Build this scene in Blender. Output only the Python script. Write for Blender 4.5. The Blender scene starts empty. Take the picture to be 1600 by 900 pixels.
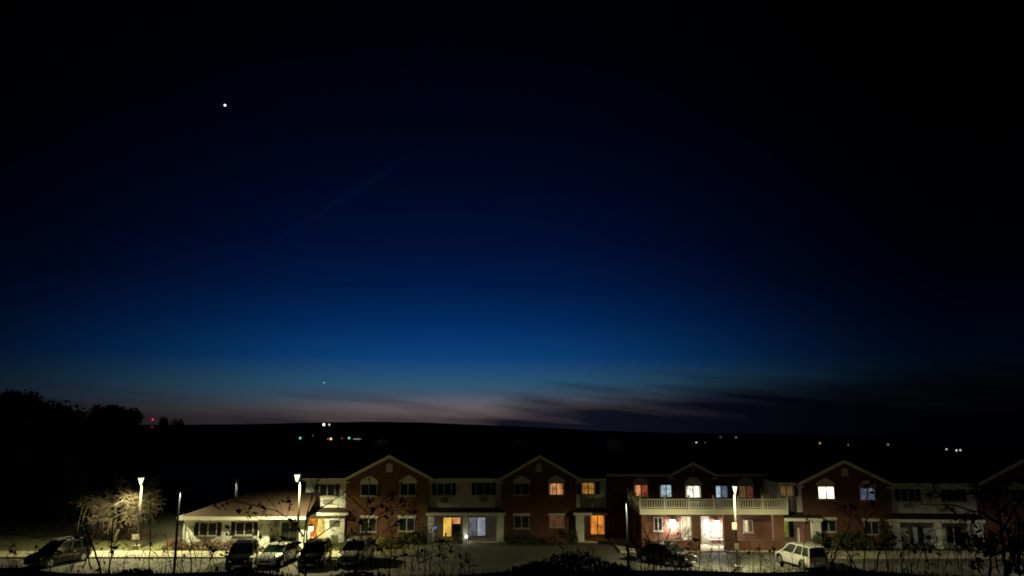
import bpy, bmesh, math, random
from mathutils import Vector, Matrix
R = math.radians
random.seed(7)
sc = bpy.context.scene
COL = sc.collection

# ---------------------------------------------------------------- camera
FPX, PITCH, EYE = 1200.0, math.atan(205 / 1200.0), 10.8
cam = bpy.data.cameras.new('camera'); cam_o = bpy.data.objects.new('camera', cam); COL.objects.link(cam_o)
cam.sensor_width = 36; cam.lens = 36 * FPX / 1600; cam.clip_start = 0.1; cam.clip_end = 60000
cam_o.location = (0, 0, EYE); cam_o.rotation_euler = (math.pi / 2 + PITCH, 0, 0)
sc.camera = cam_o

# ---------------------------------------------------------------- render settings
sc.view_settings.view_transform = 'Standard'; sc.view_settings.look = 'None'
sc.view_settings.exposure = 0.0; sc.view_settings.gamma = 1.0; sc.view_settings.use_curve_mapping = False
sc.render.engine = 'CYCLES'
sc.cycles.use_denoising = True
sc.cycles.pixel_filter_type = 'BLACKMAN_HARRIS'; sc.cycles.filter_width = 1.75
sc.cycles.max_bounces = 5; sc.cycles.sample_clamp_indirect = 1.5; sc.cycles.sample_clamp_direct = 8.0

CP, SP = math.cos(PITCH), math.sin(PITCH)
def ray_dir(px, py):
    u, v = (px - 800) / FPX, (450 - py) / FPX
    return Vector((u, CP - v * SP, SP + v * CP)).normalized()
# ---------------------------------------------------------------- world: late dusk sky
world = bpy.data.worlds.new('World'); sc.world = world; world.use_nodes = True; world.cycles.sampling_method = 'NONE'
nt = world.node_tree; N = nt.nodes; LK = nt.links
def wn(t, **kw):
    n = N.new(t)
    for k, v in kw.items(): setattr(n, k, v)
    return n
def wmath(op, a, b=None, c=None, clamp=False):
    n = wn('ShaderNodeMath', operation=op, use_clamp=clamp)
    for i, v in enumerate((a, b, c)):
        if v is None: continue
        if isinstance(v, (int, float)): n.inputs[i].default_value = v
        else: LK.new(v, n.inputs[i])
    return n.outputs[0]
def ramp(fac, stops, interp='LINEAR', nodes=N, links=LK):
    n = nodes.new('ShaderNodeValToRGB'); n.color_ramp.interpolation = interp
    e = n.color_ramp.elements
    while len(e) < len(stops): e.new(0.5)
    for el, (p, c) in zip(e, stops):
        el.position = p; el.color = (c, c, c, 1) if isinstance(c, (int, float)) else (*c, 1)
    links.new(fac, n.inputs[0]); return n.outputs[0]
def lin(r, g, b):
    f = lambda v: (v / 255 / 12.92) if v / 255 <= 0.04045 else ((v / 255 + 0.055) / 1.055) ** 2.4
    return (f(r), f(g), f(b))
tc = wn('ShaderNodeTexCoord'); sep = wn('ShaderNodeSeparateXYZ'); LK.new(tc.outputs['Generated'], sep.inputs[0])
DX, DY, DZ = sep.outputs
azi = wmath('ARCTAN2', DX, DY)                       # 0 = straight ahead, + to the right
# twilight colour by height above the horizon (sine of elevation)
sky_col = ramp(DZ, [(0.0, lin(70, 62, 64)), (0.012, lin(74, 73, 80)), (0.026, lin(64, 82, 100)), (0.045, lin(46, 85, 114)),
                    (0.078, lin(13, 63, 118)), (0.125, lin(2, 42, 94)), (0.168, lin(1, 27, 70)), (0.22, lin(1, 16, 52)),
                    (0.29, lin(1, 8, 35)), (0.36, lin(0.6, 3.6, 21)), (0.44, lin(0.4, 1.6, 10)), (0.52, lin(0.3, 1, 5)), (1.0, lin(0.2, 0.6, 3))])
# the twilight arch fades away from the point where the sun went down
dev = wmath('ABSOLUTE', wmath('SUBTRACT', azi, -0.085))
side = wmath('GREATER_THAN', azi, -0.085)
fall_r = ramp(wmath('DIVIDE', dev, 1.6), [(0, 1.0), (0.09, 0.90), (0.17, 0.55), (0.24, 0.26), (0.31, 0.08), (0.38, 0.03), (0.6, 0.015), (1, 0.01)], 'B_SPLINE')
fall_l = ramp(wmath('DIVIDE', dev, 1.6), [(0, 1.0), (0.09, 0.90), (0.17, 0.56), (0.25, 0.27), (0.32, 0.11), (0.40, 0.045), (0.6, 0.015), (1, 0.01)], 'B_SPLINE')
mx = wn('ShaderNodeMix', data_type='FLOAT'); LK.new(side, mx.inputs[0]); LK.new(fall_l, mx.inputs[2]); LK.new(fall_r, mx.inputs[3])
fall = mx.outputs[0]
mulc = wn('ShaderNodeMix', data_type='RGBA', blend_type='MULTIPLY'); mulc.inputs[0].default_value = 1
LK.new(sky_col, mulc.inputs[6]); LK.new(fall, mulc.inputs[7])
# the last pink of the afterglow, right over the place where the sun set
glow = wmath('MULTIPLY', ramp(wmath('DIVIDE', wmath('ABSOLUTE', wmath('ADD', azi, 0.045)), 0.30), [(0.0, 1.0), (0.35, 0.75), (1.0, 0.0)], 'EASE'), ramp(DZ, [(0.0, 1.0), (0.014, 0.8), (0.04, 0.0)], 'EASE'))
gl = wn('ShaderNodeMix', data_type='RGBA', blend_type='ADD'); LK.new(glow, gl.inputs[0]); LK.new(mulc.outputs[2], gl.inputs[6]); gl.inputs[7].default_value = (*lin(74, 57, 53), 1)
# low clouds: a dark bank to the right, thin streaks to the left
mp = wn('ShaderNodeCombineXYZ')
LK.new(wmath('MULTIPLY', azi, 5.0), mp.inputs[0]); LK.new(wmath('ADD', wmath('MULTIPLY', DZ, 62.0), wmath('MULTIPLY', azi, 6.0)), mp.inputs[1])
nz = wn('ShaderNodeTexNoise'); nz.inputs['Scale'].default_value = 0.9; nz.inputs['Detail'].default_value = 4; nz.inputs['Roughness'].default_value = 0.5
LK.new(mp.outputs[0], nz.inputs['Vector'])
bank_top = ramp(wmath('ADD', wmath('MULTIPLY', azi, 0.8), 0.5), [(0.0, 0.0), (0.44, 0.0), (0.54, 0.26), (0.62, 0.36), (0.74, 0.38), (0.85, 0.44), (1.0, 0.5)], 'EASE')
hgt = wmath('DIVIDE', DZ, 0.1)
bank = wmath('MULTIPLY_ADD', wmath('SUBTRACT', bank_top, hgt), 2.1, wmath('MULTIPLY', wmath('SUBTRACT', nz.outputs[0], 0.5), 2.0))
bank = wmath('ADD', bank, 0.42, clamp=True)
streak = ramp(nz.outputs[0], [(0.45, 0.0), (0.62, 1.0)], 'EASE')
low = ramp(DZ, [(0.0, 0.75), (0.022, 0.6), (0.045, 0.0)], 'EASE')
cl = wmath('MAXIMUM', wmath('MULTIPLY', bank, 0.98), wmath('MULTIPLY', wmath('MULTIPLY', streak, low), 0.5), clamp=True)
mcl = wn('ShaderNodeMix', data_type='RGBA'); LK.new(cl, mcl.inputs[0]); LK.new(gl.outputs[2], mcl.inputs[6])
ccl = wn('ShaderNodeMix', data_type='RGBA', blend_type='MULTIPLY'); ccl.inputs[0].default_value = 1
ccl.inputs[6].default_value = (*lin(12, 16, 31), 1); LK.new(wmath('POWER', fall, 0.8), ccl.inputs[7])
LK.new(ccl.outputs[2], mcl.inputs[7])
# an old contrail, a faint slanting line high in the sky
P1, P2 = ray_dir(470, 352), ray_dir(770, 165)
nrm = P1.cross(P2).normalized()
dt = wn('ShaderNodeVectorMath', operation='DOT_PRODUCT'); LK.new(tc.outputs['Generated'], dt.inputs[0]); dt.inputs[1].default_value = nrm
dm = wn('ShaderNodeVectorMath', operation='DOT_PRODUCT'); LK.new(tc.outputs['Generated'], dm.inputs[0]); dm.inputs[1].default_value = ray_dir(535, 312)
trail = wmath('MULTIPLY', ramp(wmath('DIVIDE', wmath('ABSOLUTE', dt.outputs['Value']), 0.02), [(0.0, 1.0), (0.2, 0.3), (0.5, 0.0)], 'EASE'), ramp(dm.outputs['Value'], [(0.990, 0.0), (1.0, 1.0)], 'EASE'))
tr = wn('ShaderNodeMix', data_type='RGBA', blend_type='ADD'); LK.new(trail, tr.inputs[0]); LK.new(mcl.outputs[2], tr.inputs[6]); tr.inputs[7].default_value = (*lin(1.2, 4.2, 15), 1)
bgn = N['Background']; LK.new(tr.outputs[2], bgn.inputs[0]); bgn.inputs[1].default_value = 1.0

# ---------------------------------------------------------------- measuring: photograph pixel -> point on a plane of the place
CP, SP = math.cos(PITCH), math.sin(PITCH)
def ray(px, py):
    u, v = (px - 800) / FPX, (450 - py) / FPX
    return Vector((u, CP - v * SP, SP + v * CP))
def at(px, py, Y):
    d = ray(px, py); return (d.x * Y / d.y, EYE + d.z * Y / d.y)
def gx(px, py, z=0.0):          # where a pixel meets the level z
    d = ray(px, py); t = (z - EYE) / d.z
    return (d.x * t, d.y * t)

# ---------------------------------------------------------------- materials
MAT = {}
def new_mat(name):
    m = bpy.data.materials.new(name); m.use_nodes = True; MAT[name] = m
    return m, m.node_tree.nodes, m.node_tree.links, m.node_tree.nodes['Principled BSDF']
def plain(name, col, rough=0.6, metal=0.0, var=0.12, scale=6.0, bump=0.0, coat=0.0):
    m, n, l, b = new_mat(name)
    b.inputs['Roughness'].default_value = rough; b.inputs['Metallic'].default_value = metal; b.inputs['Coat Weight'].default_value = coat
    t = n.new('ShaderNodeTexCoord'); z = n.new('ShaderNodeTexNoise'); z.inputs['Scale'].default_value = scale; z.inputs['Detail'].default_value = 5
    l.new(t.outputs['Object'], z.inputs['Vector'])
    c = ramp(z.outputs[0], [(0.25, tuple(v * (1 - var) for v in col)), (0.75, tuple(min(1, v * (1 + var)) for v in col))], nodes=n, links=l)
    l.new(c, b.inputs['Base Color'])
    if bump:
        p = n.new('ShaderNodeBump'); p.inputs['Strength'].default_value = bump; p.inputs['Distance'].default_value = 0.02
        l.new(z.outputs[0], p.inputs['Height']); l.new(p.outputs[0], b.inputs['Normal'])
    return m
def emit(name, col, s, tex=None):
    m = bpy.data.materials.new(name); m.use_nodes = True; MAT[name] = m
    n, l = m.node_tree.nodes, m.node_tree.links
    m.cycles.emission_sampling = 'NONE'; n.remove(n['Principled BSDF']); e = n.new('ShaderNodeEmission'); l.new(e.outputs[0], n['Material Output'].inputs[0])
    e.inputs[0].default_value = (*col, 1); e.inputs[1].default_value = s
    if tex:                                          # curtain folds and the room showing through
        t = n.new('ShaderNodeTexCoord'); w = n.new('ShaderNodeTexWave'); w.inputs['Scale'].default_value = 2.6; w.inputs['Distortion'].default_value = 2.5
        z = n.new('ShaderNodeTexNoise'); z.inputs['Scale'].default_value = tex; z.inputs['Detail'].default_value = 3
        oi = n.new('ShaderNodeObjectInfo'); ad = n.new('ShaderNodeVectorMath'); ad.operation = 'ADD'
        l.new(t.outputs['Object'], ad.inputs[0]); l.new(oi.outputs['Location'], ad.inputs[1])
        l.new(ad.outputs[0], w.inputs['Vector']); l.new(ad.outputs[0], z.inputs['Vector'])
        k = n.new('ShaderNodeMath'); k.operation = 'MULTIPLY_ADD'; k.inputs[1].default_value = 0.25; l.new(w.outputs['Fac'], k.inputs[0])
        r = ramp(z.outputs[0], [(0.32, 0.28), (0.62, 1.0)], nodes=n, links=l); l.new(r, k.inputs[2])
        q = n.new('ShaderNodeMath'); q.operation = 'MULTIPLY'; q.inputs[1].default_value = s; l.new(k.outputs[0], q.inputs[0])
        l.new(q.outputs[0], e.inputs[1])
    return m
def brick_mat(name, c1, c2, mortar):
    m, n, l, b = new_mat(name); b.inputs['Roughness'].default_value = 0.85
    t = n.new('ShaderNodeTexCoord'); s = n.new('ShaderNodeSeparateXYZ'); l.new(t.outputs['Object'], s.inputs[0])
    a = n.new('ShaderNodeMath'); a.operation = 'ADD'; l.new(s.outputs[0], a.inputs[0]); l.new(s.outputs[1], a.inputs[1])
    c = n.new('ShaderNodeCombineXYZ'); l.new(a.outputs[0], c.inputs[0]); l.new(s.outputs[2], c.inputs[1])
    k = n.new('ShaderNodeTexBrick'); l.new(c.outputs[0], k.inputs['Vector'])
    k.inputs['Color1'].default_value = (*c1, 1); k.inputs['Color2'].default_value = (*c2, 1); k.inputs['Mortar'].default_value = (*mortar, 1)
    k.inputs['Scale'].default_value = 1.0; k.inputs['Brick Width'].default_value = 0.21; k.inputs['Row Height'].default_value = 0.075; k.inputs['Mortar Size'].default_value = 0.006
    z = n.new('ShaderNodeTexNoise'); z.inputs['Scale'].default_value = 0.9; z.inputs['Detail'].default_value = 5; l.new(t.outputs['Object'], z.inputs['Vector'])
    mx = n.new('ShaderNodeMix'); mx.data_type = 'RGBA'; mx.blend_type = 'MULTIPLY'; mx.inputs[0].default_value = 1
    l.new(k.outputs[0], mx.inputs[6]); l.new(ramp(z.outputs[0], [(0.3, 0.72), (0.7, 1.15)], nodes=n, links=l), mx.inputs[7]); l.new(mx.outputs[2], b.inputs['Base Color'])
    p = n.new('ShaderNodeBump'); p.inputs['Strength'].default_value = 0.5; p.inputs['Distance'].default_value = 0.01
    l.new(k.outputs['Fac'], p.inputs['Height']); p.invert = True; l.new(p.outputs[0], b.inputs['Normal'])
def lap_mat(name, col, pitch, axis=2, rough=0.6, depth=0.02):    # lap siding (rows up the wall) and shingle courses
    m, n, l, b = new_mat(name); b.inputs['Roughness'].default_value = rough
    t = n.new('ShaderNodeTexCoord'); s = n.new('ShaderNodeSeparateXYZ'); l.new(t.outputs['Object'], s.inputs[0])
    d = n.new('ShaderNodeMath'); d.operation = 'DIVIDE'; d.inputs[1].default_value = pitch; l.new(s.outputs[axis], d.inputs[0])
    f = n.new('ShaderNodeMath'); f.operation = 'FRACT'; l.new(d.outputs[0], f.inputs[0])
    z = n.new('ShaderNodeTexNoise'); z.inputs['Scale'].default_value = 1.3; z.inputs['Detail'].default_value = 6; l.new(t.outputs['Object'], z.inputs['Vector'])
    l.new(ramp(z.outputs[0], [(0.3, tuple(v * 0.8 for v in col)), (0.7, tuple(v * 1.12 for v in col))], nodes=n, links=l), b.inputs['Base Color'])
    p = n.new('ShaderNodeBump'); p.inputs['Strength'].default_value = 1.0; p.inputs['Distance'].default_value = depth; p.invert = True
    l.new(f.outputs[0], p.inputs['Height']); l.new(p.outputs[0], b.inputs['Normal'])
brick_mat('brick', (0.165, 0.062, 0.034), (0.115, 0.043, 0.025), (0.15, 0.11, 0.085))
lap_mat('siding', (0.70, 0.71, 0.67), 0.13)
lap_mat('shingle', (0.07, 0.052, 0.045), 0.14, axis=1, rough=0.95)
lap_mat('shingle_brown', (0.042, 0.023, 0.015), 0.14, axis=2, rough=0.95)
plain('trim', (0.72, 0.71, 0.66), 0.5, var=0.06)
plain('frame', (0.40, 0.39, 0.36), 0.5, var=0.08)
plain('rail', (0.74, 0.71, 0.60), 0.5, var=0.08)
plain('shutter', (0.012, 0.013, 0.014), 0.5)
plain('dark_glass', (0.02, 0.022, 0.025), 0.08, var=0.3)
plain('vent', (0.55, 0.53, 0.47), 0.6)
plain('grille', (0.30, 0.30, 0.27), 0.55)
plain('asphalt', (0.085, 0.082, 0.075), 0.9, var=0.3, scale=2.2, bump=0.3)
_m = MAT['asphalt'].node_tree; _b = _m.nodes['Principled BSDF']; _t = _m.nodes.new('ShaderNodeTexCoord'); _z = _m.nodes.new('ShaderNodeTexNoise')
_z.inputs['Scale'].default_value = 0.23; _z.inputs['Detail'].default_value = 7; _z.inputs['Roughness'].default_value = 0.65; _m.links.new(_t.outputs['Object'], _z.inputs['Vector'])
_x = _m.nodes.new('ShaderNodeMix'); _x.data_type = 'RGBA'; _x.blend_type = 'MULTIPLY'; _x.inputs[0].default_value = 1
_m.links.new(_b.inputs['Base Color'].links[0].from_socket, _x.inputs[6]); _m.links.new(ramp(_z.outputs[0], [(0.36, 0.5), (0.5, 1.0), (0.64, 1.45)], nodes=_m.nodes, links=_m.links), _x.inputs[7]); _m.links.new(_x.outputs[2], _b.inputs['Base Color'])
plain('concrete', (0.38, 0.35, 0.27), 0.9, var=0.15, scale=3, bump=0.2)
plain('paint', (0.15, 0.145, 0.13), 0.8, var=0.5)
plain('grass', (0.085, 0.085, 0.032), 0.95, var=0.45, scale=1.4, bump=0.6)
plain('land', (0.03, 0.032, 0.018), 1.0, var=0.4, scale=0.4)
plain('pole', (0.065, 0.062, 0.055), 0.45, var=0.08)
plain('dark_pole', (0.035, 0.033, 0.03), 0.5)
plain('housing', (0.14, 0.13, 0.12), 0.45)
plain('bark', (0.12, 0.095, 0.07), 0.9, var=0.3, scale=9)
plain('twig', (0.13, 0.105, 0.075), 0.85, var=0.3, scale=2)
plain('dark_bark', (0.028, 0.022, 0.017), 0.95)
plain('dead_leaf', (0.06, 0.035, 0.018), 0.9, var=0.4)
plain('needle', (0.02, 0.03, 0.015), 0.9, var=0.4)
plain('hedge_leaf', (0.05, 0.06, 0.025), 0.85, var=0.4)
plain('gold_leaf', (0.20, 0.19, 0.03), 0.8, var=0.35)
plain('russet', (0.16, 0.08, 0.05), 0.85, var=0.35)
plain('rubber', (0.015, 0.015, 0.016), 0.8)
plain('alloy', (0.45, 0.45, 0.46), 0.3, metal=0.9)
plain('chrome', (0.75, 0.75, 0.75), 0.15, metal=1.0, var=0.02)
plain('car_black', (0.008, 0.008, 0.010), 0.09, var=0.05, coat=0.8)
plain('car_navy', (0.012, 0.014, 0.022), 0.09, var=0.05, coat=0.8)
plain('car_white', (0.46, 0.47, 0.46), 0.3, var=0.03, coat=0.6)
plain('car_pearl', (0.32, 0.325, 0.32), 0.2, var=0.03, coat=1.0)
plain('car_silver', (0.34, 0.34, 0.33), 0.3, metal=0.5, var=0.05, coat=0.6)
plain('car_grey', (0.014, 0.014, 0.016), 0.1, metal=0.0, var=0.05, coat=0.6)
for _n in ('car_black', 'car_navy', 'car_grey'): MAT[_n].node_tree.nodes['Principled BSDF'].inputs['Specular IOR Level'].default_value = 0.3
plain('car_glass', (0.012, 0.016, 0.015), 0.06, var=0.1)
plain('green_glass', (0.03, 0.09, 0.05), 0.08, var=0.1)
plain('lamp_glass', (0.65, 0.65, 0.62), 0.1, var=0.05, coat=1.0)
plain('red_lens', (0.25, 0.01, 0.01), 0.2)
plain('wood', (0.30, 0.22, 0.13), 0.7, var=0.25, scale=8)
plain('door_white', (0.75, 0.74, 0.70), 0.4, var=0.04)
plain('sign_blue', (0.05, 0.14, 0.45), 0.5)
plain('clay', (0.30, 0.11, 0.05), 0.8)
W_LAMP = (1.0, 0.91, 0.44)
emit('lens', (1.0, 0.97, 0.62), 1.7)
emit('lens_dim', (1.0, 0.93, 0.70), 9.0)
emit('bulb', (1.0, 0.95, 0.82), 30.0)
emit('bulb_warm', (1.0, 0.72, 0.25), 9.0)
emit('lit_yellow', lin(255, 205, 88), 0.85, 1.2)
emit('lit_gold', lin(255, 215, 110), 1.2, 0.9)
emit('lit_cream', lin(255, 236, 180), 1.1, 1.0)
emit('lit_orange', lin(250, 150, 55), 0.9, 1.3)
emit('lit_peach', lin(245, 165, 105), 0.8, 1.8)
emit('lit_amber', lin(200, 140, 55), 0.6, 1.6)
emit('lit_red', lin(165, 78, 52), 0.6, 1.6)
emit('lit_blue', lin(190, 215, 225), 0.85, 2.4)
emit('lit_bluedim', lin(112, 120, 146), 0.65, 2.4)
emit('lit_white', lin(255, 250, 225), 1.9, 1.5)
emit('lit_hot', lin(255, 245, 200), 2.6, 0.8)
emit('lit_grey', lin(120, 122, 128), 0.7, 1.2)
emit('lit_lav', lin(160, 163, 175), 0.75, 1.4)
emit('lit_dim', lin(70, 70, 68), 0.7, 1.2)
emit('lit_dusk', lin(105, 62, 42), 0.7, 1.8)
emit('lit_olive', lin(110, 84, 50), 0.7, 1.6)
emit('lit_green', lin(150, 150, 60), 0.7, 1.2)

# ---------------------------------------------------------------- mesh building
class MB:
    def __init__(s): s.v, s.f = [], []
    def add(s, vs, fs):
        o = len(s.v); s.v += [tuple(p) for p in vs]; s.f += [tuple(i + o for i in f) for f in fs]; return s
    def box(s, x0, x1, y0, y1, z0, z1):
        return s.add([(x0, y0, z0), (x1, y0, z0), (x1, y1, z0), (x0, y1, z0), (x0, y0, z1), (x1, y0, z1), (x1, y1, z1), (x0, y1, z1)],
                     [(0, 3, 2, 1), (4, 5, 6, 7), (0, 1, 5, 4), (1, 2, 6, 5), (2, 3, 7, 6), (3, 0, 4, 7)])
    def prism(s, pts, y0, y1):                        # an (x, z) outline given depth along y
        k = len(pts)
        a = sum(pts[i][0] * pts[(i + 1) % k][1] - pts[(i + 1) % k][0] * pts[i][1] for i in range(k))
        if a < 0: pts = pts[::-1]
        return s.add([(x, y0, z) for x, z in pts] + [(x, y1, z) for x, z in pts],
                     [tuple(range(k)), tuple(range(2 * k - 1, k - 1, -1))] + [(i, i + k, (i + 1) % k + k, (i + 1) % k) for i in range(k)])
    def prism_x(s, pts, x0, x1):                      # a (y, z) outline given length along x
        k = len(pts)
        return s.add([(x0, y, z) for y, z in pts] + [(x1, y, z) for y, z in pts],
                     [tuple(range(k - 1, -1, -1)), tuple(range(k, 2 * k))] + [(i, (i + 1) % k, (i + 1) % k + k, i + k) for i in range(k)])
    def slab(s, quad, t):                             # a flat quad given thickness t straight down
        q = [Vector(p) for p in quad]; d = Vector((0, 0, -t))
        return s.add(q + [p + d for p in q], [(0, 1, 2, 3), (7, 6, 5, 4), (0, 4, 5, 1), (1, 5, 6, 2), (2, 6, 7, 3), (3, 7, 4, 0)])
    def bar(s, a, b, w, h=None):
        h = h or w; a, b = Vector(a), Vector(b); d = (b - a).normalized()
        up = Vector((0, 0, 1)) if abs(d.z) < 0.95 else Vector((0, 1, 0))
        x = d.cross(up).normalized() * (w / 2); y = x.cross(d).normalized() * (h / 2)
        return s.add([a - x - y, a + x - y, a + x + y, a - x + y, b - x - y, b + x - y, b + x + y, b - x + y],
                     [(3, 2, 1, 0), (4, 5, 6, 7), (0, 1, 5, 4), (1, 2, 6, 5), (2, 3, 7, 6), (3, 0, 4, 7)])
    def tube(s, pts, rads, n=6, cap=True):
        pts = [Vector(p) for p in pts]; rings = []; prev = None
        for i, p in enumerate(pts):
            d = (pts[min(i + 1, len(pts) - 1)] - pts[max(i - 1, 0)])
            d = d.normalized() if d.length > 1e-9 else Vector((0, 0, 1))
            x = d.orthogonal() if prev is None else (prev - d * prev.dot(d))
            if x.length < 1e-6: x = d.orthogonal()
            x.normalize(); prev = x; y = d.cross(x)
            rings.append([p + (x * math.cos(2 * math.pi * k / n) + y * math.sin(2 * math.pi * k / n)) * rads[i] for k in range(n)])
        vs = [v for r in rings for v in r]
        fs = [(i * n + k, i * n + (k + 1) % n, (i + 1) * n + (k + 1) % n, (i + 1) * n + k) for i in range(len(pts) - 1) for k in range(n)]
        if cap: fs += [tuple(range(n - 1, -1, -1)), tuple(range((len(pts) - 1) * n, len(pts) * n))]
        return s.add(vs, fs)
    def ball(s, c, r, seg=10, rings=7, sq=(1, 1, 1)):
        vs = [(c[0], c[1], c[2] + r * sq[2])]
        for i in range(1, rings):
            a = math.pi * i / rings
            for k in range(seg):
                b = 2 * math.pi * k / seg
                vs.append((c[0] + r * sq[0] * math.sin(a) * math.cos(b), c[1] + r * sq[1] * math.sin(a) * math.sin(b), c[2] + r * sq[2] * math.cos(a)))
        vs.append((c[0], c[1], c[2] - r * sq[2])); L = len(vs) - 1; fs = []
        for k in range(seg):
            fs.append((0, 1 + k, 1 + (k + 1) % seg)); fs.append((L, 1 + (rings - 2) * seg + (k + 1) % seg, 1 + (rings - 2) * seg + k))
            for i in range(rings - 2):
                a = 1 + i * seg; fs.append((a + k, a + seg + k, a + seg + (k + 1) % seg, a + (k + 1) % seg))
        return s.add(vs, fs)
    def mesh(s, name, mat, smooth=False):
        me = bpy.data.meshes.new(name); me.from_pydata(s.v, [], s.f); me.update()
        me.materials.append(MAT[mat])
        if smooth: me.polygons.foreach_set('use_smooth', [True] * len(me.polygons))
        return me
    def build(s, name, mat, parent=None, loc=None, smooth=False):
        return obj(name, s.mesh(name, mat, smooth), parent, loc)
def obj(name, me, parent=None, loc=None):
    o = bpy.data.objects.new(name, me); COL.objects.link(o)
    if parent: o.parent = parent
    if loc is not None: o.location = loc
    return o
def bevel(o, w, seg=2):
    m = o.modifiers.new('bevel', 'BEVEL'); m.width = w; m.segments = seg; m.limit_method = 'ANGLE'; return o
def tag(o, label, cat, group=None):
    o['label'] = label; o['category'] = cat
    if group: o['group'] = group
    return o
def thing(name, label, cat, loc=(0, 0, 0), rz=0.0, group=None):
    o = bpy.data.objects.new(name, None); COL.objects.link(o); o.location = loc; o.rotation_euler = (0, 0, rz); o.empty_display_size = 0.3
    return tag(o, label, cat, group)
def struct(o): o['kind'] = 'structure'; return o
def lamp_light(name, parent, loc, power, col, size=0.12, cut=None):
    l = bpy.data.lights.new(name, 'SPOT' if cut else 'POINT'); l.energy = power; l.color = col; l.shadow_soft_size = size
    if cut: l.spot_size = R(cut); l.spot_blend = 0.42               # a cut-off luminaire throws its light down
    o = bpy.data.objects.new(name, l); COL.objects.link(o); o.parent = parent; o.location = loc; return o

# ================================================================ GROUND
def sst(a, b, x):
    t = max(0, min(1, (x - a) / (b - a))); return t * t * (3 - 2 * t)
RIDGE = [(-1.2, -8), (-0.46, -7), (-0.328, -5.8), (-0.246, -4.2), (-0.17, -2.9), (-0.082, -5.0), (0.0, -8.6), (0.123, -15.4), (0.205, -17.1), (0.328, -18.2), (0.656, -28), (1.2, -30)]
def ridge(q):                                          # ridge height in m per km of distance, by bearing
    for (a, za), (b, zb) in zip(RIDGE, RIDGE[1:]):
        if q <= b: return za + (zb - za) * (max(a, q) - a) / (b - a)
    return RIDGE[-1][1]
def wob(x, s, seed=0.0): return math.sin(x * s + seed) * 0.5 + math.sin(x * s * 2.3 + seed * 1.7 + 1) * 0.3 + math.sin(x * s * 5.1 + seed * 2.3) * 0.2
def height(x, y):
    if y < 60:
        edge = 14 + wob(x, 0.5) * 0.8
        if y < edge: return 9.1 - 0.93 * sst(8, edge, y) + 0.05 * wob(x, 1.1, y)
        t = max(0, 8.17 - 0.275 * (y - edge))
        return t if t > 0 else -0.02
    if y < 95: return -0.02
    v = -105 * sst(95, 1500, y)
    if y > 1500:
        zr = EYE + ridge(x / y) * 3.4 + wob(x, 0.006) * 1.6 + wob(x, 0.05, 2) * 1.0
        v += (zr + 105) * sst(1500, 3400, y)
        if y > 3450: v -= (y - 3450) * 0.02
    return v
def axis(dense, step, far, grow):
    a = [i * step for i in range(int(dense / step) + 1)]; d = step
    while a[-1] < far: d *= grow; a.append(a[-1] + d)
    return a
xs = axis(36, 1.5, 9000, 1.16); xs = [-v for v in xs[:0:-1]] + xs
ys = [-400, -120, -40, -12, 0, 4, 7, 9] + [10 + 0.5 * i for i in range(16)] + [18 + 3 * i for i in range(14)]
d = 6.0
while ys[-1] < 9000:
    d *= 1.13; ys.append(ys[-1] + (d if ys[-1] < 1500 or ys[-1] > 3600 else min(d, 160)))
g = MB(); nx = len(xs)
g.add([(x, y, height(x, y)) for y in ys for x in xs], [(j * nx + i, j * nx + i + 1, (j + 1) * nx + i + 1, (j + 1) * nx + i) for j in range(len(ys) - 1) for i in range(nx - 1)])
ground = struct(g.build('ground', 'land', smooth=True))
# lawn round the buildings, parking lot, driveway, walks
lawn = struct(MB().box(-60, 50, 62.8, 94, -0.3, 0.012).build('lawn', 'grass'))
m = MB()
m.add([(-60, 45.6, 0.02), (48, 45.6, 0.02), (48, 62.6, 0.02), (26, 62.8, 0.02), (24.2, 65.5, 0.02), (9.2, 65.5, 0.02), (9.2, 70.6, 0.02), (-3, 71.0, 0.02), (-7, 69.2, 0.02), (-9.5, 65.6, 0.02), (-13, 63.0, 0.02), (-60, 63.0, 0.02)], [tuple(range(12))])
lot = struct(m.build('parking_lot', 'asphalt'))
for k in range(9):                                     # stall lines
    x = -40.5 + k * 2.9
    MB().box(x, x + 0.12, 57.6, 62.6, 0.02, 0.026).build('parking_line', 'paint', lot)
for k in range(6):
    x = 11.0 + k * 2.9
    MB().box(x, x + 0.12, 47.6, 52.6, 0.02, 0.026).build('parking_line', 'paint', lot)
walk = struct(MB().box(-60, -13.3, 63.02, 66.0, -0.2, 0.10).build('sidewalk', 'concrete'))
slab = MB().box(0.012, 1.488, 63.2, 65.98, 0.10, 0.125).mesh('paving_slab', 'concrete')
for k in range(31): obj('paving_slab', slab, walk, (-60 + k * 1.5, 0, 0))
MB().box(-60, -13.3, 63.03, 63.17, 0.10, 0.135).build('kerb', 'concrete', walk)
ramp_ = struct(MB().box(8.9, 10.5, 65.6, 72.9, -0.2, 0.14).build('path', 'concrete'))
struct(MB().box(-4.0, 8.88, 70.7, 71.3, -0.2, 0.13).build('path', 'concrete'))
struct(MB().box(24.3, 50, 63.0, 64.3, -0.2, 0.38).build('path', 'concrete'))
struct(MB().box(24.3, 50, 64.3, 80, -0.2, 0.36).build('lawn', 'grass'))

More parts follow.
